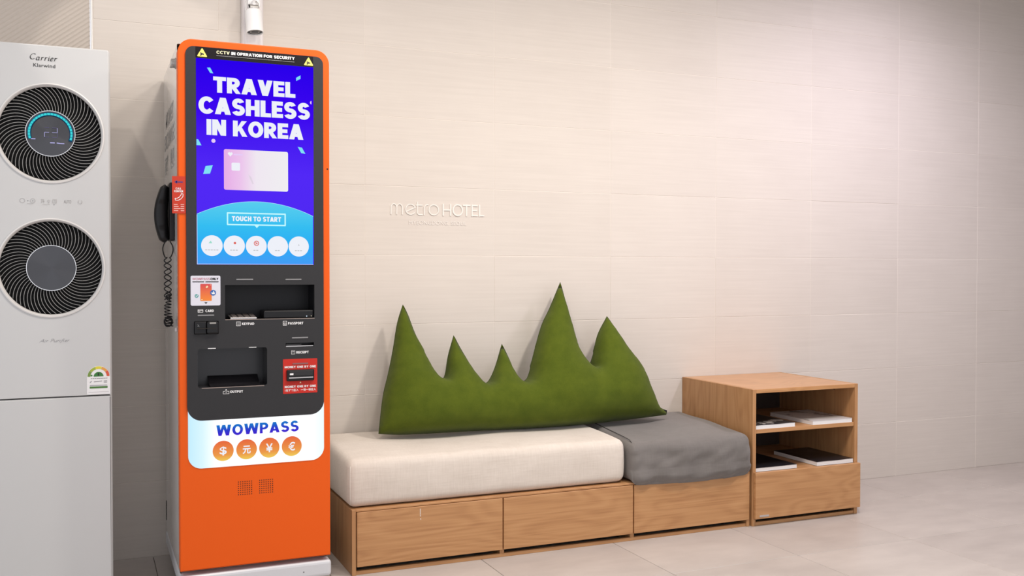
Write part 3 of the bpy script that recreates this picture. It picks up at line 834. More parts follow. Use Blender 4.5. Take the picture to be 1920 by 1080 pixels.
# card reader: two black blocks
cr = box('card_reader', -0.1655, -0.1275, KY - .014, KY + .02, .921, .9630, M['black'], ki, .003, 2)
box('reader_nose', -0.1265, -0.0885, KY - .020, KY + .02, .921, .9630, M['black'], cr, .006, 3)
box('reader_slit', -0.158, -0.096, KY - .0206, KY - .012, .9385, .9415, M['dark_gap'], cr)
box('reader_shine', -0.1185, -0.0965, KY - .0206, KY - .015, .9545, .9600, M['grey_metal'], cr, .002)
strokes('reader_mark', [[(-0.157, .953), (-0.152, .951), (-0.156, .948), (-0.150, .946)]], .0010, KY - .0146, 0, M['bar'], cr)
# grey indicator bars
yf = KY - .0066
for x0, x1, z in ((-0.029, 0.0270, 1.1035), (0.1365, 0.1915, 1.1030), (0.1580, 0.2140, 0.9000), (-0.155, -0.1020, 0.9835)):
    box('indicator_bar', x0, x1, yf - .001, yf + .001, z - .0023, z + .0023, M['bar'], ki, .0006, 1)
# white captions with their symbols
def cap(s_, x0, x1, z):
    heavy_text('caption', s_, x0, x1, z - .0042, z + .0042, yf, M['white_print'], ki, .24, .08)
cap('CARD', -0.1300, -0.1030, 0.9985); cap('KEYPAD', -0.0110, 0.0300, 0.9525); cap('PASSPORT', 0.1450, 0.1970, 0.9510); cap('RECEIPT', 0.1730, 0.2160, 0.8492); cap('OUTPUT', -0.0510, -0.0085, 0.7225)
strokes('caption_symbol', [[(-0.154, .994), (-0.138, .994), (-0.138, 1.003), (-0.154, 1.003), (-0.154, .994)], [(-0.154, 1.0), (-0.138, 1.0)], [(-0.152, .9965), (-0.147, .9965)]], .0012, yf, 0, M['white_print'], ki)
strokes('caption_symbol', [[(-0.029, .946), (-0.016, .946), (-0.016, .9595), (-0.029, .9595), (-0.029, .946)]] + [[(-0.026 + .0035 * i, .949 + .0035 * j), (-0.0245 + .0035 * i, .949 + .0035 * j)] for i in range(3) for j in range(3)], .0011, yf, 0, M['white_print'], ki)
strokes('caption_symbol', [[(0.128, .9445), (0.140, .9445), (0.140, .9585), (0.128, .9585), (0.128, .9445)], circ(0.134, .9505, .003, 10)], .0014, yf, 0, M['white_print'], ki)
strokes('caption_symbol', [[(0.156, .8435), (0.168, .8435), (0.168, .8555), (0.156, .8555), (0.156, .8435)], [(0.159, .852), (0.165, .852)], [(0.159, .848), (0.163, .848)]], .0010, yf, 0, M['white_print'], ki)
strokes('caption_symbol', [[(-0.068, .7245), (-0.0735, .7245), (-0.0735, .7165), (-0.0545, .7165), (-0.0545, .7245), (-0.060, .7245)], [(-0.064, .719), (-0.064, .731)], [(-0.067, .7285), (-0.064, .7315), (-0.061, .7285)]], .0012, yf, 0, M['white_print'], ki)
# sticker above the card reader
st = flat('card_sticker', rrect(-0.1770, -0.0810, 1.0165, 1.1165, .005), yf, .0008, M['sticker'], ki, 'white square card sticker')
ys_ = yf - .0004
heavy_text('lettering', 'WOWPASS', -0.1710, -0.1150, 1.1020, 1.1095, ys_, M['sticker_red'], st, 0.12, 0.08)
heavy_text('lettering', 'ONLY', -0.1140, -0.0870, 1.1020, 1.1095, ys_, M['black_print'], st, 0.24, 0.06)
strokes('small_print', [[(-0.1700 + .0052 * i, 1.0960), (-0.1662 + .0052 * i, 1.0960)] for i in range(16) if i != 7], .0030, ys_, 0, M['black_print'], st)
cd = flat('printed_card', rrect(-0.1460, -0.1095, 1.0320, 1.0890, .002), ys_, 0, M['card_red'], st)
strokes('card_marks', [[(-0.128, 1.078), (-0.124, 1.082), (-0.122, 1.079), (-0.126, 1.076)], [(-0.1135, 1.0855), (-0.1128, 1.0855)], [(-0.142, 1.0365), (-0.140, 1.0365)]], .0022, ys_ - .0004, 0, M['pale_yellow'], st)
put('blue_badge', solid_outlines([circ(-0.1050, 1.0592, .0095, 20)], ys_ - .0003, 0, 'badge'), M['blue_print'], st)
strokes('badge_hand', [[(-0.1095, 1.0585), (-0.1000, 1.0585)], [(-0.1075, 1.0560), (-0.1010, 1.0560)], [(-0.1045, 1.0590), (-0.1030, 1.0640)]], .0030, ys_ - .0006, 0, M['white_print'], st)
put('teal_badge', solid_outlines([circ(-0.1580, 1.0490, .0062, 18)], ys_, 0, 'badge'), M['teal_print'], st)
strokes('badge_tick', [[(-0.1610, 1.0490), (-0.1585, 1.0465), (-0.1550, 1.0520)]], .0016, ys_ - .0004, 0, M['white_print'], st)
put('arrow', solid_outlines([[(-0.1335, 1.0275), (-0.1280, 1.0220), (-0.1225, 1.0275)]], ys_, 0, 'arrow'), M['black_print'], st)
# red banknote panel
rp = flat('banknote_panel', rrect(0.1270, 0.2460, 0.7065, 0.8265, .002), yf, .0016, M['red_print'], ki, 'red banknote slot panel')
yr = yf - .0004
heavy_text('lettering', 'MONEY ONE BY ONE', 0.1325, 0.2405, 0.7950, 0.8025, yr, M['white_print'], rp, 0.24, 0.1)
heavy_text('lettering', 'MONEY ONE BY ONE', 0.1325, 0.2405, 0.7265, 0.7340, yr, M['white_print'], rp, 0.24, 0.1)
text('lettering', '1枚ずつ投入   一張一張投入', 0.1330, 0.2410, 0.7135, 0.7225, yr, M['white_print'], rp, 0.008)
box('indicator_bar', 0.1600, 0.2135, yr - .0012, yr, 0.8075, 0.8125, mat('bar_red_grey', (.25, .10, .10), .5), rp)
put('arrow', solid_outlines([[(0.1835, .7420), (0.1900, .7420), (0.18675, .7470)]], yr, 0, 'arrow'), M['pale_yellow'], rp)
bn = box('banknote_slot', 0.1385, 0.2335, yr - .010, yr + .002, 0.7505, 0.7895, M['black'], rp, .003, 2)
box('slot_mouth', 0.1455, 0.2290, yr - .0115, yr - .008, 0.7600, 0.7640, M['steel'], rp)
box('slot_cover', 0.1475, 0.2285, yr - .0115, yr - .008, 0.7690, 0.7860, M['fascia'], rp, .001, 1)
box('slot_mark', 0.1480, 0.1605, yr - .0122, yr - .011, 0.7715, 0.7780, M['white_print'], rp, .0006, 1)
# touch screen
SX0, SX1, SZ0, SZ1 = -0.1565, 0.2350, 1.154, 1.842
scn = flat('screen', rrect(SX0, SX1, SZ0, SZ1, .0005, 1), yf, .002, M['screen_blue'], ki, 'bright blue touch screen')
y1 = yf - .0004; y2 = yf - .0008; y3 = yf - .0012; y4 = yf - .0016
hill = [(SX0 + .001, SZ0 + .002)] + [(SX1 - .003, SZ0 + .002)]
n = 30
cxh, top, half = 0.0390, 1.3690, 0.1955
for i in range(n + 1):
    x = SX1 - .003 - (SX1 - SX0 - .004) * i / n
    hill.append((x, top - 0.0465 * ((x - cxh) / half) ** 2))
put('hill_graphic', solid_outlines([hill], y1, 0, 'hill'), M['screen_cyan'], scn)
strokes('hill_outline', [hill[2:]], .0010, y2, 0, M['screen_pale'], scn)
strokes('screen_border', [[(SX0 + .001, 1.32), (SX0 + .001, SZ0 + .0015), (SX1 - .003, SZ0 + .0015)]], .0018, y2, 0, M['screen_edge'], scn)
heavy_text('headline', 'TRAVEL', -0.1015, 0.1725, 1.7315, 1.7845, y1, M['screen_white'], scn, 0.275, 0.045)
heavy_text('headline', 'CASHLESS', -0.1490, 0.2225, 1.6590, 1.7150, y1, M['screen_white'], scn, 0.275, 0.045)
heavy_text('headline', 'IN KOREA', -0.1235, 0.1995, 1.5880, 1.6410, y1, M['screen_white'], scn, 0.275, 0.045)
put('card_picture', solid_outlines([rrect(-0.0680, 0.1465, 1.4065, 1.5435, .006, 5)], y1, 0, 'card'), M['screen_card'], scn)
put('card_chip', solid_outlines([rrect(-0.0430, -0.0150, 1.4720, 1.4990, .004, 4), circ(-0.0505, 1.5290, .0045, 12), circ(-0.0435, 1.5290, .0045, 12), [(-0.0548, 1.5275), (-0.0392, 1.5275), (-0.047, 1.5190)]], y2, 0, 'chip'), M['screen_white'], scn)
strokes('card_lettering', [[(-0.034, 1.5265), (-0.030, 1.5265)], [(-0.028, 1.5265), (-0.021, 1.5265)], [(-0.019, 1.5265), (-0.008, 1.5265)]], .005, y2, 0, M['screen_pink'], scn)
put('card_shade', solid_outlines([[(0.012, 1.462), (0.022, 1.452), (0.030, 1.430), (0.026, 1.428), (0.018, 1.445)]], y2, 0, 'card_shade'), emit('screen_card_grey', (.75, .66, .76), 1.0), scn)
def para(cx, cz, wx, wz, sk): return [(cx - wx - sk, cz + wz), (cx + wx - sk * .2, cz + wz), (cx + wx + sk, cz - wz), (cx - wx + sk * .2, cz - wz)]
put('confetti', solid_outlines([
    [(-0.121, 1.8120), (-0.111, 1.8130), (-0.101, 1.7945), (-0.111, 1.7950)],
    [(0.1750, 1.8010), (0.1900, 1.8110), (0.1905, 1.7990), (0.1755, 1.7905)],
    [(SX0 + .0005, 1.5720), (-0.1500, 1.5710), (-0.1400, 1.5520), (SX0 + .0005, 1.5520)],
    [(-0.1270, 1.4840), (-0.1040, 1.4870), (-0.1130, 1.4590), (-0.1350, 1.4570)],
    [(0.1800, 1.5630), (0.1945, 1.5610), (0.2065, 1.5400), (0.1920, 1.5420)]], y1, 0, 'confetti'), M['screen_confetti'], scn)
put('dots', solid_outlines([circ(-0.1015, 1.5690, .0067, 18), circ(0.2290, 1.7190, .0060, 18, pi * .55, pi * 1.45)], y1, 0, 'dots'), M['screen_pink'], scn)
bx = [(-0.0570, 1.3285), (0.1360, 1.3285), (0.1360, 1.2895), (-0.0570, 1.2895), (-0.0570, 1.3285)]
strokes('button_frame', [bx], .0046, y2, 0, M['screen_pale'], scn)
put('button_pointer', solid_outlines([[(0.0320, 1.2880), (0.0480, 1.2880), (0.0400, 1.2790)]], y2, 0, 'pointer'), M['screen_pale'], scn)
heavy_text('button_words', 'TOUCH TO START', -0.0425, 0.1215, 1.3015, 1.3180, y2, M['screen_white'], scn, 0.27, 0.06)
for i, cx in enumerate((-0.1080, -0.0350, 0.0380, 0.1105, 0.1825)):
    put('menu_button', solid_outlines([circ(cx, 1.2175, .0350, 36)], y2, 0, 'menu_button'), M['screen_white'], scn)
    k = (5, 3, 2, 2, 3)[i]
    strokes('menu_words', [[(cx - .0042 * k + .0090 * j, 1.2030), (cx - .0042 * k + .0045 + .0090 * j, 1.2030)] for j in range(k)], .0030, y3, 0, M['screen_grey'], scn)
put('menu_symbol', solid_outlines([[(-0.1190, 1.2255), (-0.1070, 1.2255), (-0.1120, 1.2345)]], y3, 0, 'symbol'), M['screen_green'], scn)
put('menu_symbol', solid_outlines([circ(-0.0330, 1.2270, .0042, 12)], y3, 0, 'symbol'), M['screen_red'], scn)
strokes('menu_symbol', [circ(0.0385, 1.2270, .0075, 18) + [(0.0460, 1.2270)], [(0.035, 1.2295), (0.0415, 1.2270), (0.036, 1.2240)]], .0026, y3, 0, M['screen_red'], scn)
put('menu_symbol', solid_outlines([[(0.1795, 1.2205), (0.1855, 1.2205), (0.1825, 1.2260)]], y3, 0, 'symbol'), M['screen_grey'], scn)
# security notice over the screen
ns = flat('notice_strip', rrect(-0.1575, 0.2345, 1.8430, 1.8800, .0005, 1), yf, .001, M['strip'], ki, 'black security notice strip')
yn = yf - .0004
heavy_text('lettering', 'CCTV', -0.0905, -0.0475, 1.8615, 1.8715, yn, M['pale_yellow'], ns, 0.22, 0.07)
heavy_text('lettering', 'IN OPERATION FOR SECURITY', -0.0420, 0.1700, 1.8615, 1.8715, yn, M['white_print'], ns, 0.25, 0.06)
strokes('small_print', [[(-0.0900 + .0065 * i, 1.8550), (-0.0850 + .0065 * i, 1.8550)] for i in range(40)], .0016, yn, 0, M['bar'], ns)
for cx in (-0.1365, 0.2185):
    tri = [[(cx - .0135, 1.8495), (cx + .0135, 1.8495), (cx, 1.8730), (cx - .0135, 1.8495)]]
    put('warning_triangle', solid_outlines(ribbon_loops(tri[0], .0042) + [tri[0][:3]], yn, 0, 'triangle'), M['yellow_print'], ns)
    strokes('camera_symbol', [[(cx - .0048, 1.8590), (cx + .0040, 1.8555)], [(cx - .0010, 1.8555), (cx - .0048, 1.8520)]], .0042, yn - .0004, 0, M['black_print'], ns)
# pin hole in the orange frame, speaker holes
put('pin_hole', solid_outlines([circ(0.2850, 1.4910, .0030, 14)], KY - .0004, 0, 'pin'), M['dark_gap'], ki)
for x0 in (-0.0240, 0.0470):
    sp = put('speaker_holes', solid_outlines([circ(x0 + .0073 * i, .3680 + .0073 * j, .0018, 8) for i in range(7) for j in range(7)], KY - .0004, 0, 'holes'), M['dark_gap'], ki)
    sp['kind'] = 'stuff'
# call-centre card beside the handset
cs = flat('call_sign', rrect(-0.2335, -0.1905, 1.3235, 1.4465, .002), KY - .0035, .0025, M['sign_red'], ki, 'red call centre card')
yc = KY - .0040
strokes('arrow', [[(-0.2230, 1.4275), (-0.2010, 1.4275)]], .0035, yc, 0, M['navy_print'], cs)
put('arrow_head', solid_outlines([[(-0.2265, 1.4275), (-0.2175, 1.4335), (-0.2175, 1.4215)]], yc, 0, 'head'), M['navy_print'], cs)
heavy_text('lettering', 'CALL', -0.2225, -0.2045, 1.4025, 1.4090, yc, M['white_print'], cs, 0.22, 0.1)
heavy_text('lettering', 'CENTER', -0.2275, -0.1985, 1.3935, 1.4000, yc, M['white_print'], cs, 0.22, 0.1)
hs = [(-0.2235, 1.3700), (-0.2160, 1.3705), (-0.2090, 1.3740), (-0.2030, 1.3800), (-0.2005, 1.3880)]
strokes('phone_symbol', [[(-0.2245, 1.3735), (-0.2235, 1.3670), (-0.2150, 1.3665), (-0.2060, 1.3715), (-0.1995, 1.3800), (-0.1990, 1.3880), (-0.2045, 1.3895), (-0.2060, 1.3840), (-0.2120, 1.3765), (-0.2180, 1.3735), (-0.2245, 1.3735)]], .0018, yc, 0, M['white_print'], cs)
strokes('small_print', [[(-0.2275, 1.3530 - .0068 * i), (-0.2275 + (.010, .013, .019, .012)[i], 1.3530 - .0068 * i)] for i in range(4)] + [[(-0.2060, 1.3530 - .0068 * i), (-0.1970, 1.3530 - .0068 * i)] for i in range(4)], .0026, yc, 0, mat('pale_red_print', (.80, .45, .40), .6), cs)
# left flank of the cabinet: lock, cable hole, big grey words, phone cradle
XS = KX0 + .004
def flank_text(s_, y_back, y_front, z0, z1, bold):
    me = fit_text(s_, -y_back, -y_front, z0, z1, 0, bold)
    for v in me.vertices: v.co = (XS - .0006, -v.co.x, v.co.z)
    return put('flank_lettering', me, M['side_print'], ki, 'grey words on the white flank')
flank_text('MONEY', -0.12, -0.48, 1.672, 1.732, .02)
flank_text('EXCHANGE', -0.06, -0.52, 1.592, 1.652, .02)
flank_text('両替', -0.08, -0.22, 1.500, 1.570, .02)
flank_text('환전', -0.34, -0.50, 1.500, 1.570, .02)
lathe('side_lock', [(0, -.013), (.012, -.013), (.015, -.010), (.016, 0), (.019, .001), (.019, .004)], (XS - .003, -0.585, 1.838), (1, 0, 0), M['grey_metal'], ki, 20)
box('side_lock_key', XS - .018, XS - .010, -0.597, -0.573, 1.824, 1.828, M['grey_metal'], ki)
flat_o = box('cable_hole', XS - .0012, XS, -0.045, -0.028, .150, .225, M['dark_gap'], ki)
box('cord_clip', XS - .008, XS, -0.60, -0.588, .925, .940, M['steel'], ki, .002)
box('phone_cradle', XS - .0164, XS, -0.515, -0.400, 1.238, 1.440, M['black'], ki, .004)

# handset on the kiosk's left flank
hd = empty('telephone_handset', (-0.235, -0.45, 1.23), 'black telephone handset hung on the left flank of the kiosk', 'telephone')
bm = bmesh.new()
secs = []
HZ0, HZ1 = 1.232, 1.436
NS = 22
for i in range(NS + 1):
    f = i / NS
    z = HZ0 + (HZ1 - HZ0) * f
    bow = sin(pi * (0.12 + 0.80 * f))            # outward curve of the back
    xo = -0.2440 - 0.0330 * bow                  # outer side
    xi = -0.2292 - (0.0 if (f < 0.26 or f > 0.72) else 0.001 * sin(pi * (f - .26) / .46))
    wy = 0.024 + (0.010 if (f < .26 or f > .72) else 0.0)
    e = min(1.0, sqrt(max(0.0, 1 - (abs(f - .5) / .5) ** 8)) + .25)
    cxm, rx = (xo + xi) / 2, (xi - xo) / 2
    ring = []
    for k in range(20):
        a = 2 * pi * k / 20
        ca, sa = cos(a), sin(a)
        sg_ = lambda t: math.copysign(abs(t) ** 0.7, t)
        ring.append(bm.verts.new((cxm + rx * sg_(ca) * e, -0.45 + wy * sg_(sa) * e, z)))
    secs.append(ring)
for A, B in zip(secs[:-1], secs[1:]):
    for k in range(20): bm.faces.new((A[k], A[(k + 1) % 20], B[(k + 1) % 20], B[k]))
bm.faces.new(secs[0][::-1]); bm.faces.new(secs[-1])
put('handle', from_bm(bm, 'handle'), M['black'], hd, smooth=True)
# coiled cord: two strands that twist, then a bundle of coils
cy = -0.455
A, B = [], []
for i in range(90):
    f = i / 89
    z = 1.236 - 0.205 * f
    g = min(1, f / .28)
    sp_x = .0075 + .0085 * sin(pi * min(1, f / .28)) if f < .28 else 0
    ph = 2 * pi * (f - .28) / .20
    amp = .0115 if f > .28 else 0
    xa = -0.2330 + (-sp_x if f < .28 else -amp * sin(ph))
    xb = -0.2330 + (sp_x * 1.15 if f < .28 else amp * sin(ph + .5))
    A.append((xa, cy + .004 * cos(ph) - .006, z)); B.append((xb, cy - .004 * cos(ph) - .006, z))
tube('cord', A, .0020, M['black'], hd, 6)
tube('cord', B, .0020, M['black'], hd, 6)
coil = []
for i in range(420):
    f = i / 419
    z = 1.055 - .115 * f
    r = .0068 + .0050 * f + .0015 * sin(20 * f)
    ph = 2 * pi * 21 * f
    coil.append((-0.2320 + r * cos(ph) * 1.05 + .003 * sin(9 * f), cy - .006 + r * .8 * sin(ph), z + .003 * sin(ph * .5 + 1)))
tube('coil', coil, .0019, M['black'], hd, 5)
loop = [(-0.2320 + .0125 * cos(2 * pi * i / 120 * 3) * (1 + .12 * sin(i * .9)), cy - .008 + .008 * sin(i * .37), 0.953 + .016 * sin(2 * pi * i / 120 * 3) * (1 + .10 * cos(i * .7))) for i in range(120)]
tube('coil', loop, .0024, M['black'], hd, 6)

# ------------------------------------------------------------------ pole and security camera above the kiosk
bm = bmesh.new()
box_bm(bm, 0.0865, 0.1690, -0.060, -0.004, 1.8965, 2.80, .018, 5, lambda d, c: abs(d.z) > .9 and c.y < -0.03)
po = put('cable_pole', from_bm(bm, 'cable_pole'), M['pole'])
tag(po, 'white vertical cable pole rising behind the kiosk', 'pole')
cc = empty('security_camera', (0.125, -0.06, 2.15), 'white cylindrical security camera pointing down on the pole', 'camera')
axd = Vector((0.06, -0.14, -1)).normalized()
cb = Vector((0.1175, -0.112, 2.1690))
lathe('housing', [(0, 0), (.026, .001), (.0325, .008), (.0330, .020), (.0330, .090), (.0335, .092), (.0335, .0945), (.0305, .0945), (.0295, .088), (0, .088)], cb, axd, M['cctv'], cc, 36)
lathe('lens', [(.0300, .0900), (.0240, .0910), (.0150, .0890), (.0130, .0920), (0, .0930)], cb, axd, M['black'], cc, 28)
lathe('lens_ring', [(.0150, .0915), (.0172, .0922), (.0180, .0910)], cb, axd, M['grey_metal'], cc, 28)
lathe('mount_plate', [(0, -.014), (.024, -.014), (.026, -.010), (.026, 0)], (0.1275, -0.060, 2.205), (0, 1, 0), M['cctv'], cc, 28)
tube('arm', [(0.1275, -0.066, 2.205), (0.1265, -0.090, 2.203), (0.122, -0.108, 2.190), (0.118, -0.117, 2.162)], .011, M['cctv'], cc, 12)
lathe('hinge', [(0, -.015), (.012, -.015), (.012, .015), (0, .015)], (0.121, -0.112, 2.178), (1, 0, 0), M['grey_metal'], cc, 16)
tube('cable', [(0.100, -0.066, 2.215), (0.094, -0.085, 2.195), (0.0915, -0.095, 2.165), (0.0945, -0.098, 2.140), (0.098, -0.095, 2.118)], .0022, M['cctv'], cc, 6)
tube('cable', [(0.108, -0.075, 2.197), (0.104, -0.100, 2.190), (0.105, -0.112, 2.175)], .0026, M['black'], cc, 6)
tube('cable', [(0.122, -0.10, 2.196), (0.130, -0.115, 2.202), (0.137, -0.117, 2.194), (0.138, -0.115, 2.178)], .0018, M['grey_metal'], cc, 6)

# ------------------------------------------------------------------ storage bench
be = empty('storage_bench', (1.305, -0.28, 0), 'low oak storage bench with three drawers under the two cushions', 'bench')
BX0, BX1, BYF = 0.401, 2.196, -0.557
T = 0.016
box('side_panel', BX0, BX0 + T, BYF, -0.012, 0, 0.245, M['wood_z'], be, .001, 1)
box('side_panel', BX1 - T, BX1, BYF, -0.012, 0, 0.245, M['wood_z'], be, .001, 1)
box('top_panel', BX0 + T, BX1 - T, BYF, -0.012, 0.2370, 0.2450, M['wood_x'], be, .001, 1)
box('back_panel', BX0 + T, BX1 - T, -0.022, -0.012, 0.022, 0.236, M['dark_gap'], be)
box('bottom_panel', BX0 + T, BX1 - T, BYF + .03, -0.022, 0.022, 0.030, M['dark_gap'], be)
box('plinth_rail', BX0 + T, BX1 - T, BYF + .006, BYF + .022, 0.0, 0.0145, M['wood_x'], be, .001, 1)
for x in (1.0085, 1.6010):
    box('divider', x - .010, x + .008, BYF + .008, -0.022, 0.0, 0.2368, M['wood_z'], be)
for x0, x1 in ((0.4195, 1.0055), (1.0110, 1.5985), (1.6045, 2.1905)):
    box('drawer_front', x0, x1, BYF - .0045, BYF + .012, 0.0315, 0.2355, M['wood_x'], be, .0012, 1)
dm = strokes('scuff', [[(0.6650, .2270), (0.6650, .2060)], [(0.6650, .2030), (0.6652, .1985)], [(0.6660, .1900), (0.6668, .1860)]], .0024, BYF - .0050, 0, M['cream_seam'], be, 'pale vertical scuff')

# ------------------------------------------------------------------ cushions
def cream_def(p):
    f = (p.x - 0.39) / 1.175; g = (p.y + 0.545) / 0.52
    if p.z > .33:
        p.z += 0.026 * min(1, max(0, g)) ** .7 * (p.z - .33) / .10 + .004 * noise.noise(Vector((p.x * 4, p.y * 4, 1)))
    side = .006 * sin(pi * min(1, max(0, (p.z - .245) / .19)))
    if g < .2: p.y -= side
    if f < .1: p.x -= side * .6
    if f > .9: p.x += side * .6
    k = noise.noise(Vector((p.x * 7, p.y * 7, p.z * 16)))
    p.y += .0022 * k
    return p
cu = empty('seat_cushion', (0.98, -0.28, 0.245), 'long cream linen seat cushion on the left of the bench', 'cushion')
put('cover', soft_box(0.394, 1.570, -0.543, -0.020, 0.2475, 0.424, .030, 60, 26, 8, cream_def), M['cream'], cu, smooth=True)
tube('seam', [(0.4000, -0.5395, .405), (0.3985, -0.5405, .38), (0.3980, -0.5410, .33), (0.3985, -0.5405, .29), (0.4020, -0.5380, .262)], .0011, M['cream_seam'], cu, 6)

def grey_def(p):
    f = (p.x - 1.578) / 0.612; g = (p.y + 0.575) / 0.555
    zf = (p.z - .238) / .172
    if p.z > .33:
        p.z += 0.037 * min(1, max(0, g)) ** .8 * (p.z - .33) / .08
        p.z += .005 * noise.noise(Vector((p.x * 5, p.y * 5, 3)))
    if g < .35:
        amt = (1 - g / .35)
        wr = noise.noise(Vector((p.x * 9 + p.z * 7, 0.3, p.z * 11 - p.x * 5))) * .014 + noise.noise(Vector((p.x * 20 - p.z * 16, 1.7, p.z * 22))) * .007
        p.y += wr * amt - .010 * sin(pi * min(1, max(0, zf))) * amt
        # the loose cover hangs over the front edge of the bench, lowest near the middle
        if zf < .32 and p.y < -.546 + .012 * (zf / .32):
            p.y = min(p.y, -.5665) - .006 * (zf / .32)
            drop = .006 + .016 * sin(pi * min(1, max(0, f * .75 + .08)))
            p.z = .2475 - drop + (p.z - .2475) * 1.05
    if f > .9: p.x += .004 * sin(pi * zf)
    return p
gu = empty('seat_cushion', (1.88, -0.28, 0.245), 'short grey seat cushion with loose wrinkled cover beside the cabinet', 'cushion')
put('cover', soft_box(1.584, 2.188, -0.578, -0.020, 0.2475, 0.412, .036, 46, 36, 14, grey_def), M['grey'], gu, smooth=True)
seam = []
for i in range(26):
    f = i / 25
    y = -0.10 - .415 * f
    g = (y + .575) / .555
    seam.append((1.622 - .016 * f, y, .4095 + 0.037 * max(0, g) ** .8 * .99 + .004 - .006 * max(0, f - .9) * 10 * .1))
seam += [(1.604, -.532, .4125), (1.601, -.552, .404), (1.598, -.568, .390)]
tube('seam', seam, .0014, M['grey_seam'], gu, 6)

# ------------------------------------------------------------------ green mountain pillow
OUT = [(0.595, 0.019), (0.624, 0.169), (0.655, 0.268), (0.683, 0.368), (0.71, 0.478), (0.741, 0.558), (0.76, 0.511), (0.784, 0.432), (0.814, 0.364), (0.857, 0.259), (0.889, 0.233), (0.905, 0.257), (0.924, 0.33), (0.958, 0.418), (0.981, 0.366), (1.018, 0.294), (1.045, 0.242), (1.071, 0.208), (1.097, 0.212), (1.135, 0.271), (1.179, 0.374), (1.207, 0.304), (1.236, 0.22), (1.26, 0.204), (1.289, 0.227), (1.325, 0.321), (1.38, 0.451), (1.429, 0.529), (1.5, 0.653), (1.518, 0.545), (1.536, 0.408), (1.551, 0.316), (1.597, 0.253), (1.616, 0.289), (1.658, 0.399), (1.721, 0.489), (1.753, 0.435), (1.791, 0.345), (1.862, 0.242), (1.902, 0.128), (1.934, 0.059), (1.974, 0.035), (1.968, 0.018), (1.742, 0.007), (1.417, -0.002), (1.038, 0.004), (0.708, 0.009)]
TIPS = {5, 13, 20, 28, 35, 0, 41, 42}
def smooth_loop(P, sub=5):
    out = []; n = len(P)
    for i in range(n):
        p0, p1, p2, p3 = (Vector(P[(i + k) % n]) for k in (-1, 0, 1, 2))
        t1 = (p2 - p0) * .5; t2 = (p3 - p1) * .5
        if i in TIPS: t1 = (p2 - p1)
        if (i + 1) % n in TIPS: t2 = (p2 - p1)
        L = (p2 - p1).length
        for t in (t1, t2):
            if t.length > 1.3 * L: t *= 1.3 * L / t.length
        for s_ in range(sub):
            t = s_ / sub
            h1, h2, h3, h4 = 2 * t**3 - 3 * t**2 + 1, t**3 - 2 * t**2 + t, -2 * t**3 + 3 * t**2, t**3 - t**2
            out.append(p1 * h1 + t1 * h2 + p2 * h3 + t2 * h4)
    return out
import numpy as np
LP = smooth_loop(OUT)
PA = np.array([(p.x, p.y) for p in LP])
def inside(px, py):
    x, y = PA[:, 0], PA[:, 1]; x2, y2 = np.roll(x, -1), np.roll(y, -1)
    c = np.zeros(px.shape, bool)
    for a, b, a2, b2 in zip(x, y, x2, y2):
        if b == b2: continue
        cond = ((b > py) != (b2 > py)) & (px < (a2 - a) * (py - b) / (b2 - b) + a)
        c ^= cond
    return c
GS = 0.007
gx = np.arange(0.55, 2.07, GS); gz = np.arange(-0.02, 0.68, GS)
GX, GZ = np.meshgrid(gx, gz, indexing='ij')
IN = inside(GX, GZ)
U = np.zeros(GX.shape)
for it in range(1600):
    U[1:-1, 1:-1] = np.where(IN[1:-1, 1:-1], 0.25 * (U[2:, 1:-1] + U[:-2, 1:-1] + U[1:-1, 2:] + U[1:-1, :-2] + GS * GS), 0)
def height(x, z):
    i = (x - gx[0]) / GS; j = (z - gz[0]) / GS
    i0, j0 = int(i), int(j); fi, fj = i - i0, j - j0
    u = (U[i0, j0] * (1 - fi) * (1 - fj) + U[i0 + 1, j0] * fi * (1 - fj) + U[i0, j0 + 1] * (1 - fi) * fj + U[i0 + 1, j0 + 1] * fi * fj)
    return 1.35 * sqrt(max(0.0, u))
pts = [Vector(p) for p in LP]; nb = len(pts)
x2, y2 = np.roll(PA[:, 0], -1), np.roll(PA[:, 1], -1)
gg = 0.0095
inner = []
for a in np.arange(0.56, 2.06, gg):
    for k, b in enumerate(np.arange(0.0, 0.67, gg)):
        xx = a + (gg / 2 if k % 2 else 0)
        if not inside(np.array([xx]), np.array([b]))[0]: continue
        ex, ey = x2 - PA[:, 0], y2 - PA[:, 1]
        t = np.clip(((xx - PA[:, 0]) * ex + (b - PA[:, 1]) * ey) / (ex**2 + ey**2 + 1e-12), 0, 1)
        if np.min(np.hypot(PA[:, 0] + t * ex - xx, PA[:, 1] + t * ey - b)) < .006: continue
        inner.append(Vector((xx, b)))
res = delaunay_2d_cdt(pts + inner, [(i, (i + 1) % nb) for i in range(nb)], [list(range(nb))], 1, 1e-6)
V2, F2 = res[0], res[2]
orig = res[3]
onb = [any(k < nb for k in o) for o in orig]
PEX, PEZ = 0.165 / 0.6416, 0.62 / 0.6416       # direction of the leaning middle plane (y, z)
def place(x, s_, hgt):
    # hgt towards the viewer; the underside sits on the cushion tops
    y = -0.235 + s_ * PEX; z = 0.4485 + s_ * PEZ
    return Vector((x, y - hgt * PEZ, max(0.4475 + 0.006 * min(1, max(0, (y - hgt * PEZ + .25) / .2)), z + hgt * PEX)))
bm = bmesh.new()
fv, bv = [], []
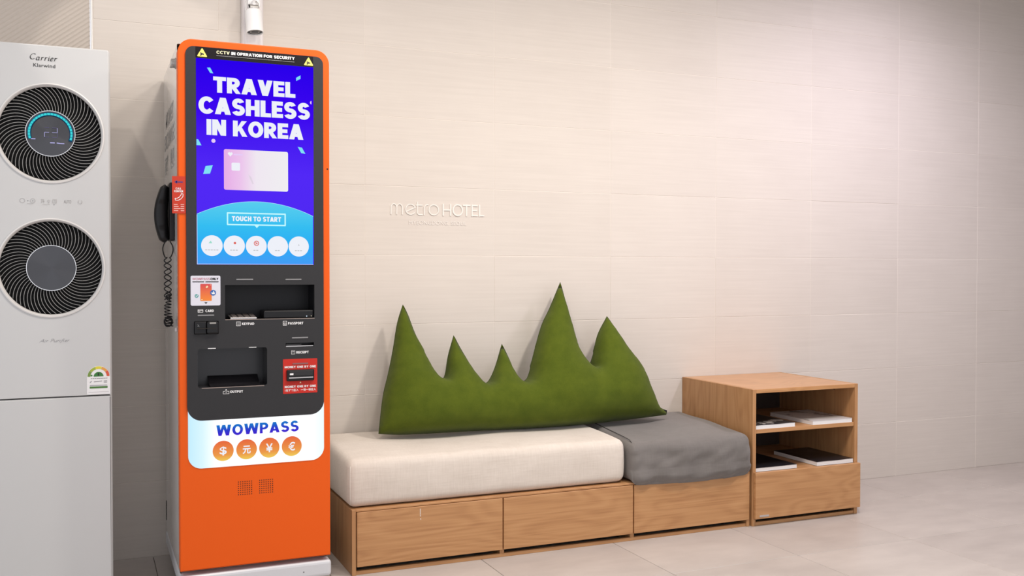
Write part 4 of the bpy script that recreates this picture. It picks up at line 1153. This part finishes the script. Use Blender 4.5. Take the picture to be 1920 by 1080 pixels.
for (x, s_), ob in zip(V2, onb):
    if ob:
        v = bm.verts.new(place(x, s_, 0)); fv.append(v); bv.append(v)
    else:
        hh = height(x, s_)
        wr = .006 * noise.noise(Vector((x * 7, s_ * 9, 0))) + .0035 * noise.noise(Vector((x * 6, s_ * 34, 2))) * min(1, s_ / .25)
        edge = min(1, hh / .06) ** 2
        fv.append(bm.verts.new(place(x, s_, hh + wr * edge)))
        back = min(hh * .6, 0.10)
        p = place(x, s_, -back)
        p.y = min(p.y, -0.006)
        bv.append(bm.verts.new(p))
for f in F2:
    try: bm.faces.new([fv[i] for i in f])
    except ValueError: pass
    if len({bv[i] for i in f}) == len(f) and not all(onb[i] for i in f):
        try: bm.faces.new([bv[i] for i in f][::-1])
        except ValueError: pass
bd_ = {v for v, ob in zip(fv, onb) if ob}
bmesh.ops.smooth_vert(bm, verts=[v for v in fv if v not in bd_], factor=0.5, use_axis_x=True, use_axis_y=True, use_axis_z=True)
bmesh.ops.smooth_vert(bm, verts=[v for v in fv if v not in bd_], factor=0.5, use_axis_x=True, use_axis_y=True, use_axis_z=True)
pi_o = empty('mountain_pillow', (1.30, -0.16, 0.448), 'green felt pillow with five mountain peaks leaning on the wall', 'pillow')
put('cover', from_bm(bm, 'cover'), M['green'], pi_o, smooth=True)
tube('seam', [place(p.x, p.y, 0.0005) for p in LP], .0014, M['green_seam'], pi_o, 6, True, 'dark green seam round the outline')
box('tag', 1.952, 1.972, -0.230, -0.226, 0.476, 0.486, M['black'], pi_o, label='black sewn tag')

# ------------------------------------------------------------------ shelf cabinet
ca = empty('shelf_cabinet', (2.50, -0.28, 0), 'square oak cabinet with two open shelves and one drawer, right of the bench', 'cabinet')
CX0, CX1, CYF, CZ = 2.205, 2.802, -0.565, 0.608
box('side_panel', CX0, CX0 + .018, CYF, -0.002, 0, CZ, M['wood_z'], ca, .001, 1)
box('side_panel', CX1 - .018, CX1, CYF, -0.002, 0, CZ, M['wood_z'], ca, .001, 1)
box('top_panel', CX0 + .0182, CX1 - .0182, CYF + .0005, -0.002, CZ - .018, CZ, M['wood_lit_top'], ca, .0012, 1)
box('back_panel', CX0 + .018, CX1 - .018, -0.024, -0.012, .03, CZ - .018, M['shade_back'], ca, label='back board with the shelf shade painted in')
box('shelf', CX0 + .018, CX1 - .018, CYF + .006, -0.024, 0.4105, 0.4285, M['wood_x'], ca, .001, 1)
box('lower_shelf', CX0 + .018, CX1 - .018, CYF + .004, -0.024, 0.2215, 0.2385, M['wood_x'], ca, .001, 1)
df = box('drawer_front', CX0 + .004, CX1 + .002, CYF - .018, CYF - .001, 0.0345, 0.2400, M['wood_x'], ca, .0012, 1)
box('maker_plate', 2.2305, 2.2815, CYF - .0192, CYF - .018, 0.0425, 0.0510, mat('plate_grey', (.50, .46, .44), .4, .3), df, .0004, 1, 'small silver plate')
box('bottom_panel', CX0 + .018, CX1 - .018, CYF + .03, -0.024, 0.024, 0.032, M['dark_gap'], ca)
box('plinth_rail', CX0 + .018, CX1 - .018, CYF + .004, CYF + .020, 0.0, 0.0160, M['wood_x'], ca, .001, 1)
box('shelf_pin', CX1 - .021, CX1 - .0179, -0.430, -0.423, 0.566, 0.574, M['dark_gap'], ca)

# magazines
def magazine(x0, x1, y0, y1, z, th, cov, label, lift=0.0):
    e = empty('magazine', ((x0 + x1) / 2, (y0 + y1) / 2, z), label, 'magazine', 'magazines in the shelf cabinet')
    def bend(me):
        for v in me.vertices:
            f = (v.co.x - x0) / (x1 - x0)
            v.co.z += (v.co.z - z) / th * lift * (sin(f * 9) * .35 + f) * (.6 if v.co.y > (y0 + y1) / 2 else 1)
    for nm, (a, b, c, d, zz0, zz1), mm in (('pages', (x0 + .001, x1 - .001, y0 + .001, y1 - .001, z + .0008, z + th - .0008), M['page']),
                                           ('cover', (x0, x1, y0, y1, z + th - .0008, z + th), cov), ('back_cover', (x0, x1, y0, y1, z + .0001, z + .0008), M['page'])):
        bm = bmesh.new(); box_bm(bm, a, b, c, d, zz0, zz1)
        es = [ed for ed in bm.edges if abs((ed.verts[0].co - ed.verts[1].co).normalized().x) > .9]
        bmesh.ops.subdivide_edges(bm, edges=es, cuts=12)
        me = from_bm(bm, nm); bend(me)
        put(nm, me, mm, e)
magazine(2.2250, 2.4460, -0.556, -0.27, 0.4287, .0175, M['cover_mixed'], 'thick magazine with a mixed cover at the left of the upper cabinet shelf', .0015)
magazine(2.5460, 2.7770, -0.556, -0.25, 0.4287, .0180, M['cover_light'], 'pale covered magazine at the right of the upper cabinet shelf', .001)
magazine(2.2250, 2.4540, -0.560, -0.27, 0.2402, .0165, M['cover_dark'], 'black covered magazine at the left of the lower cabinet shelf', .001)
magazine(2.5680, 2.7810, -0.560, -0.25, 0.2402, .0180, M['cover_dark'], 'black covered magazine at the right of the lower cabinet shelf', .0015)
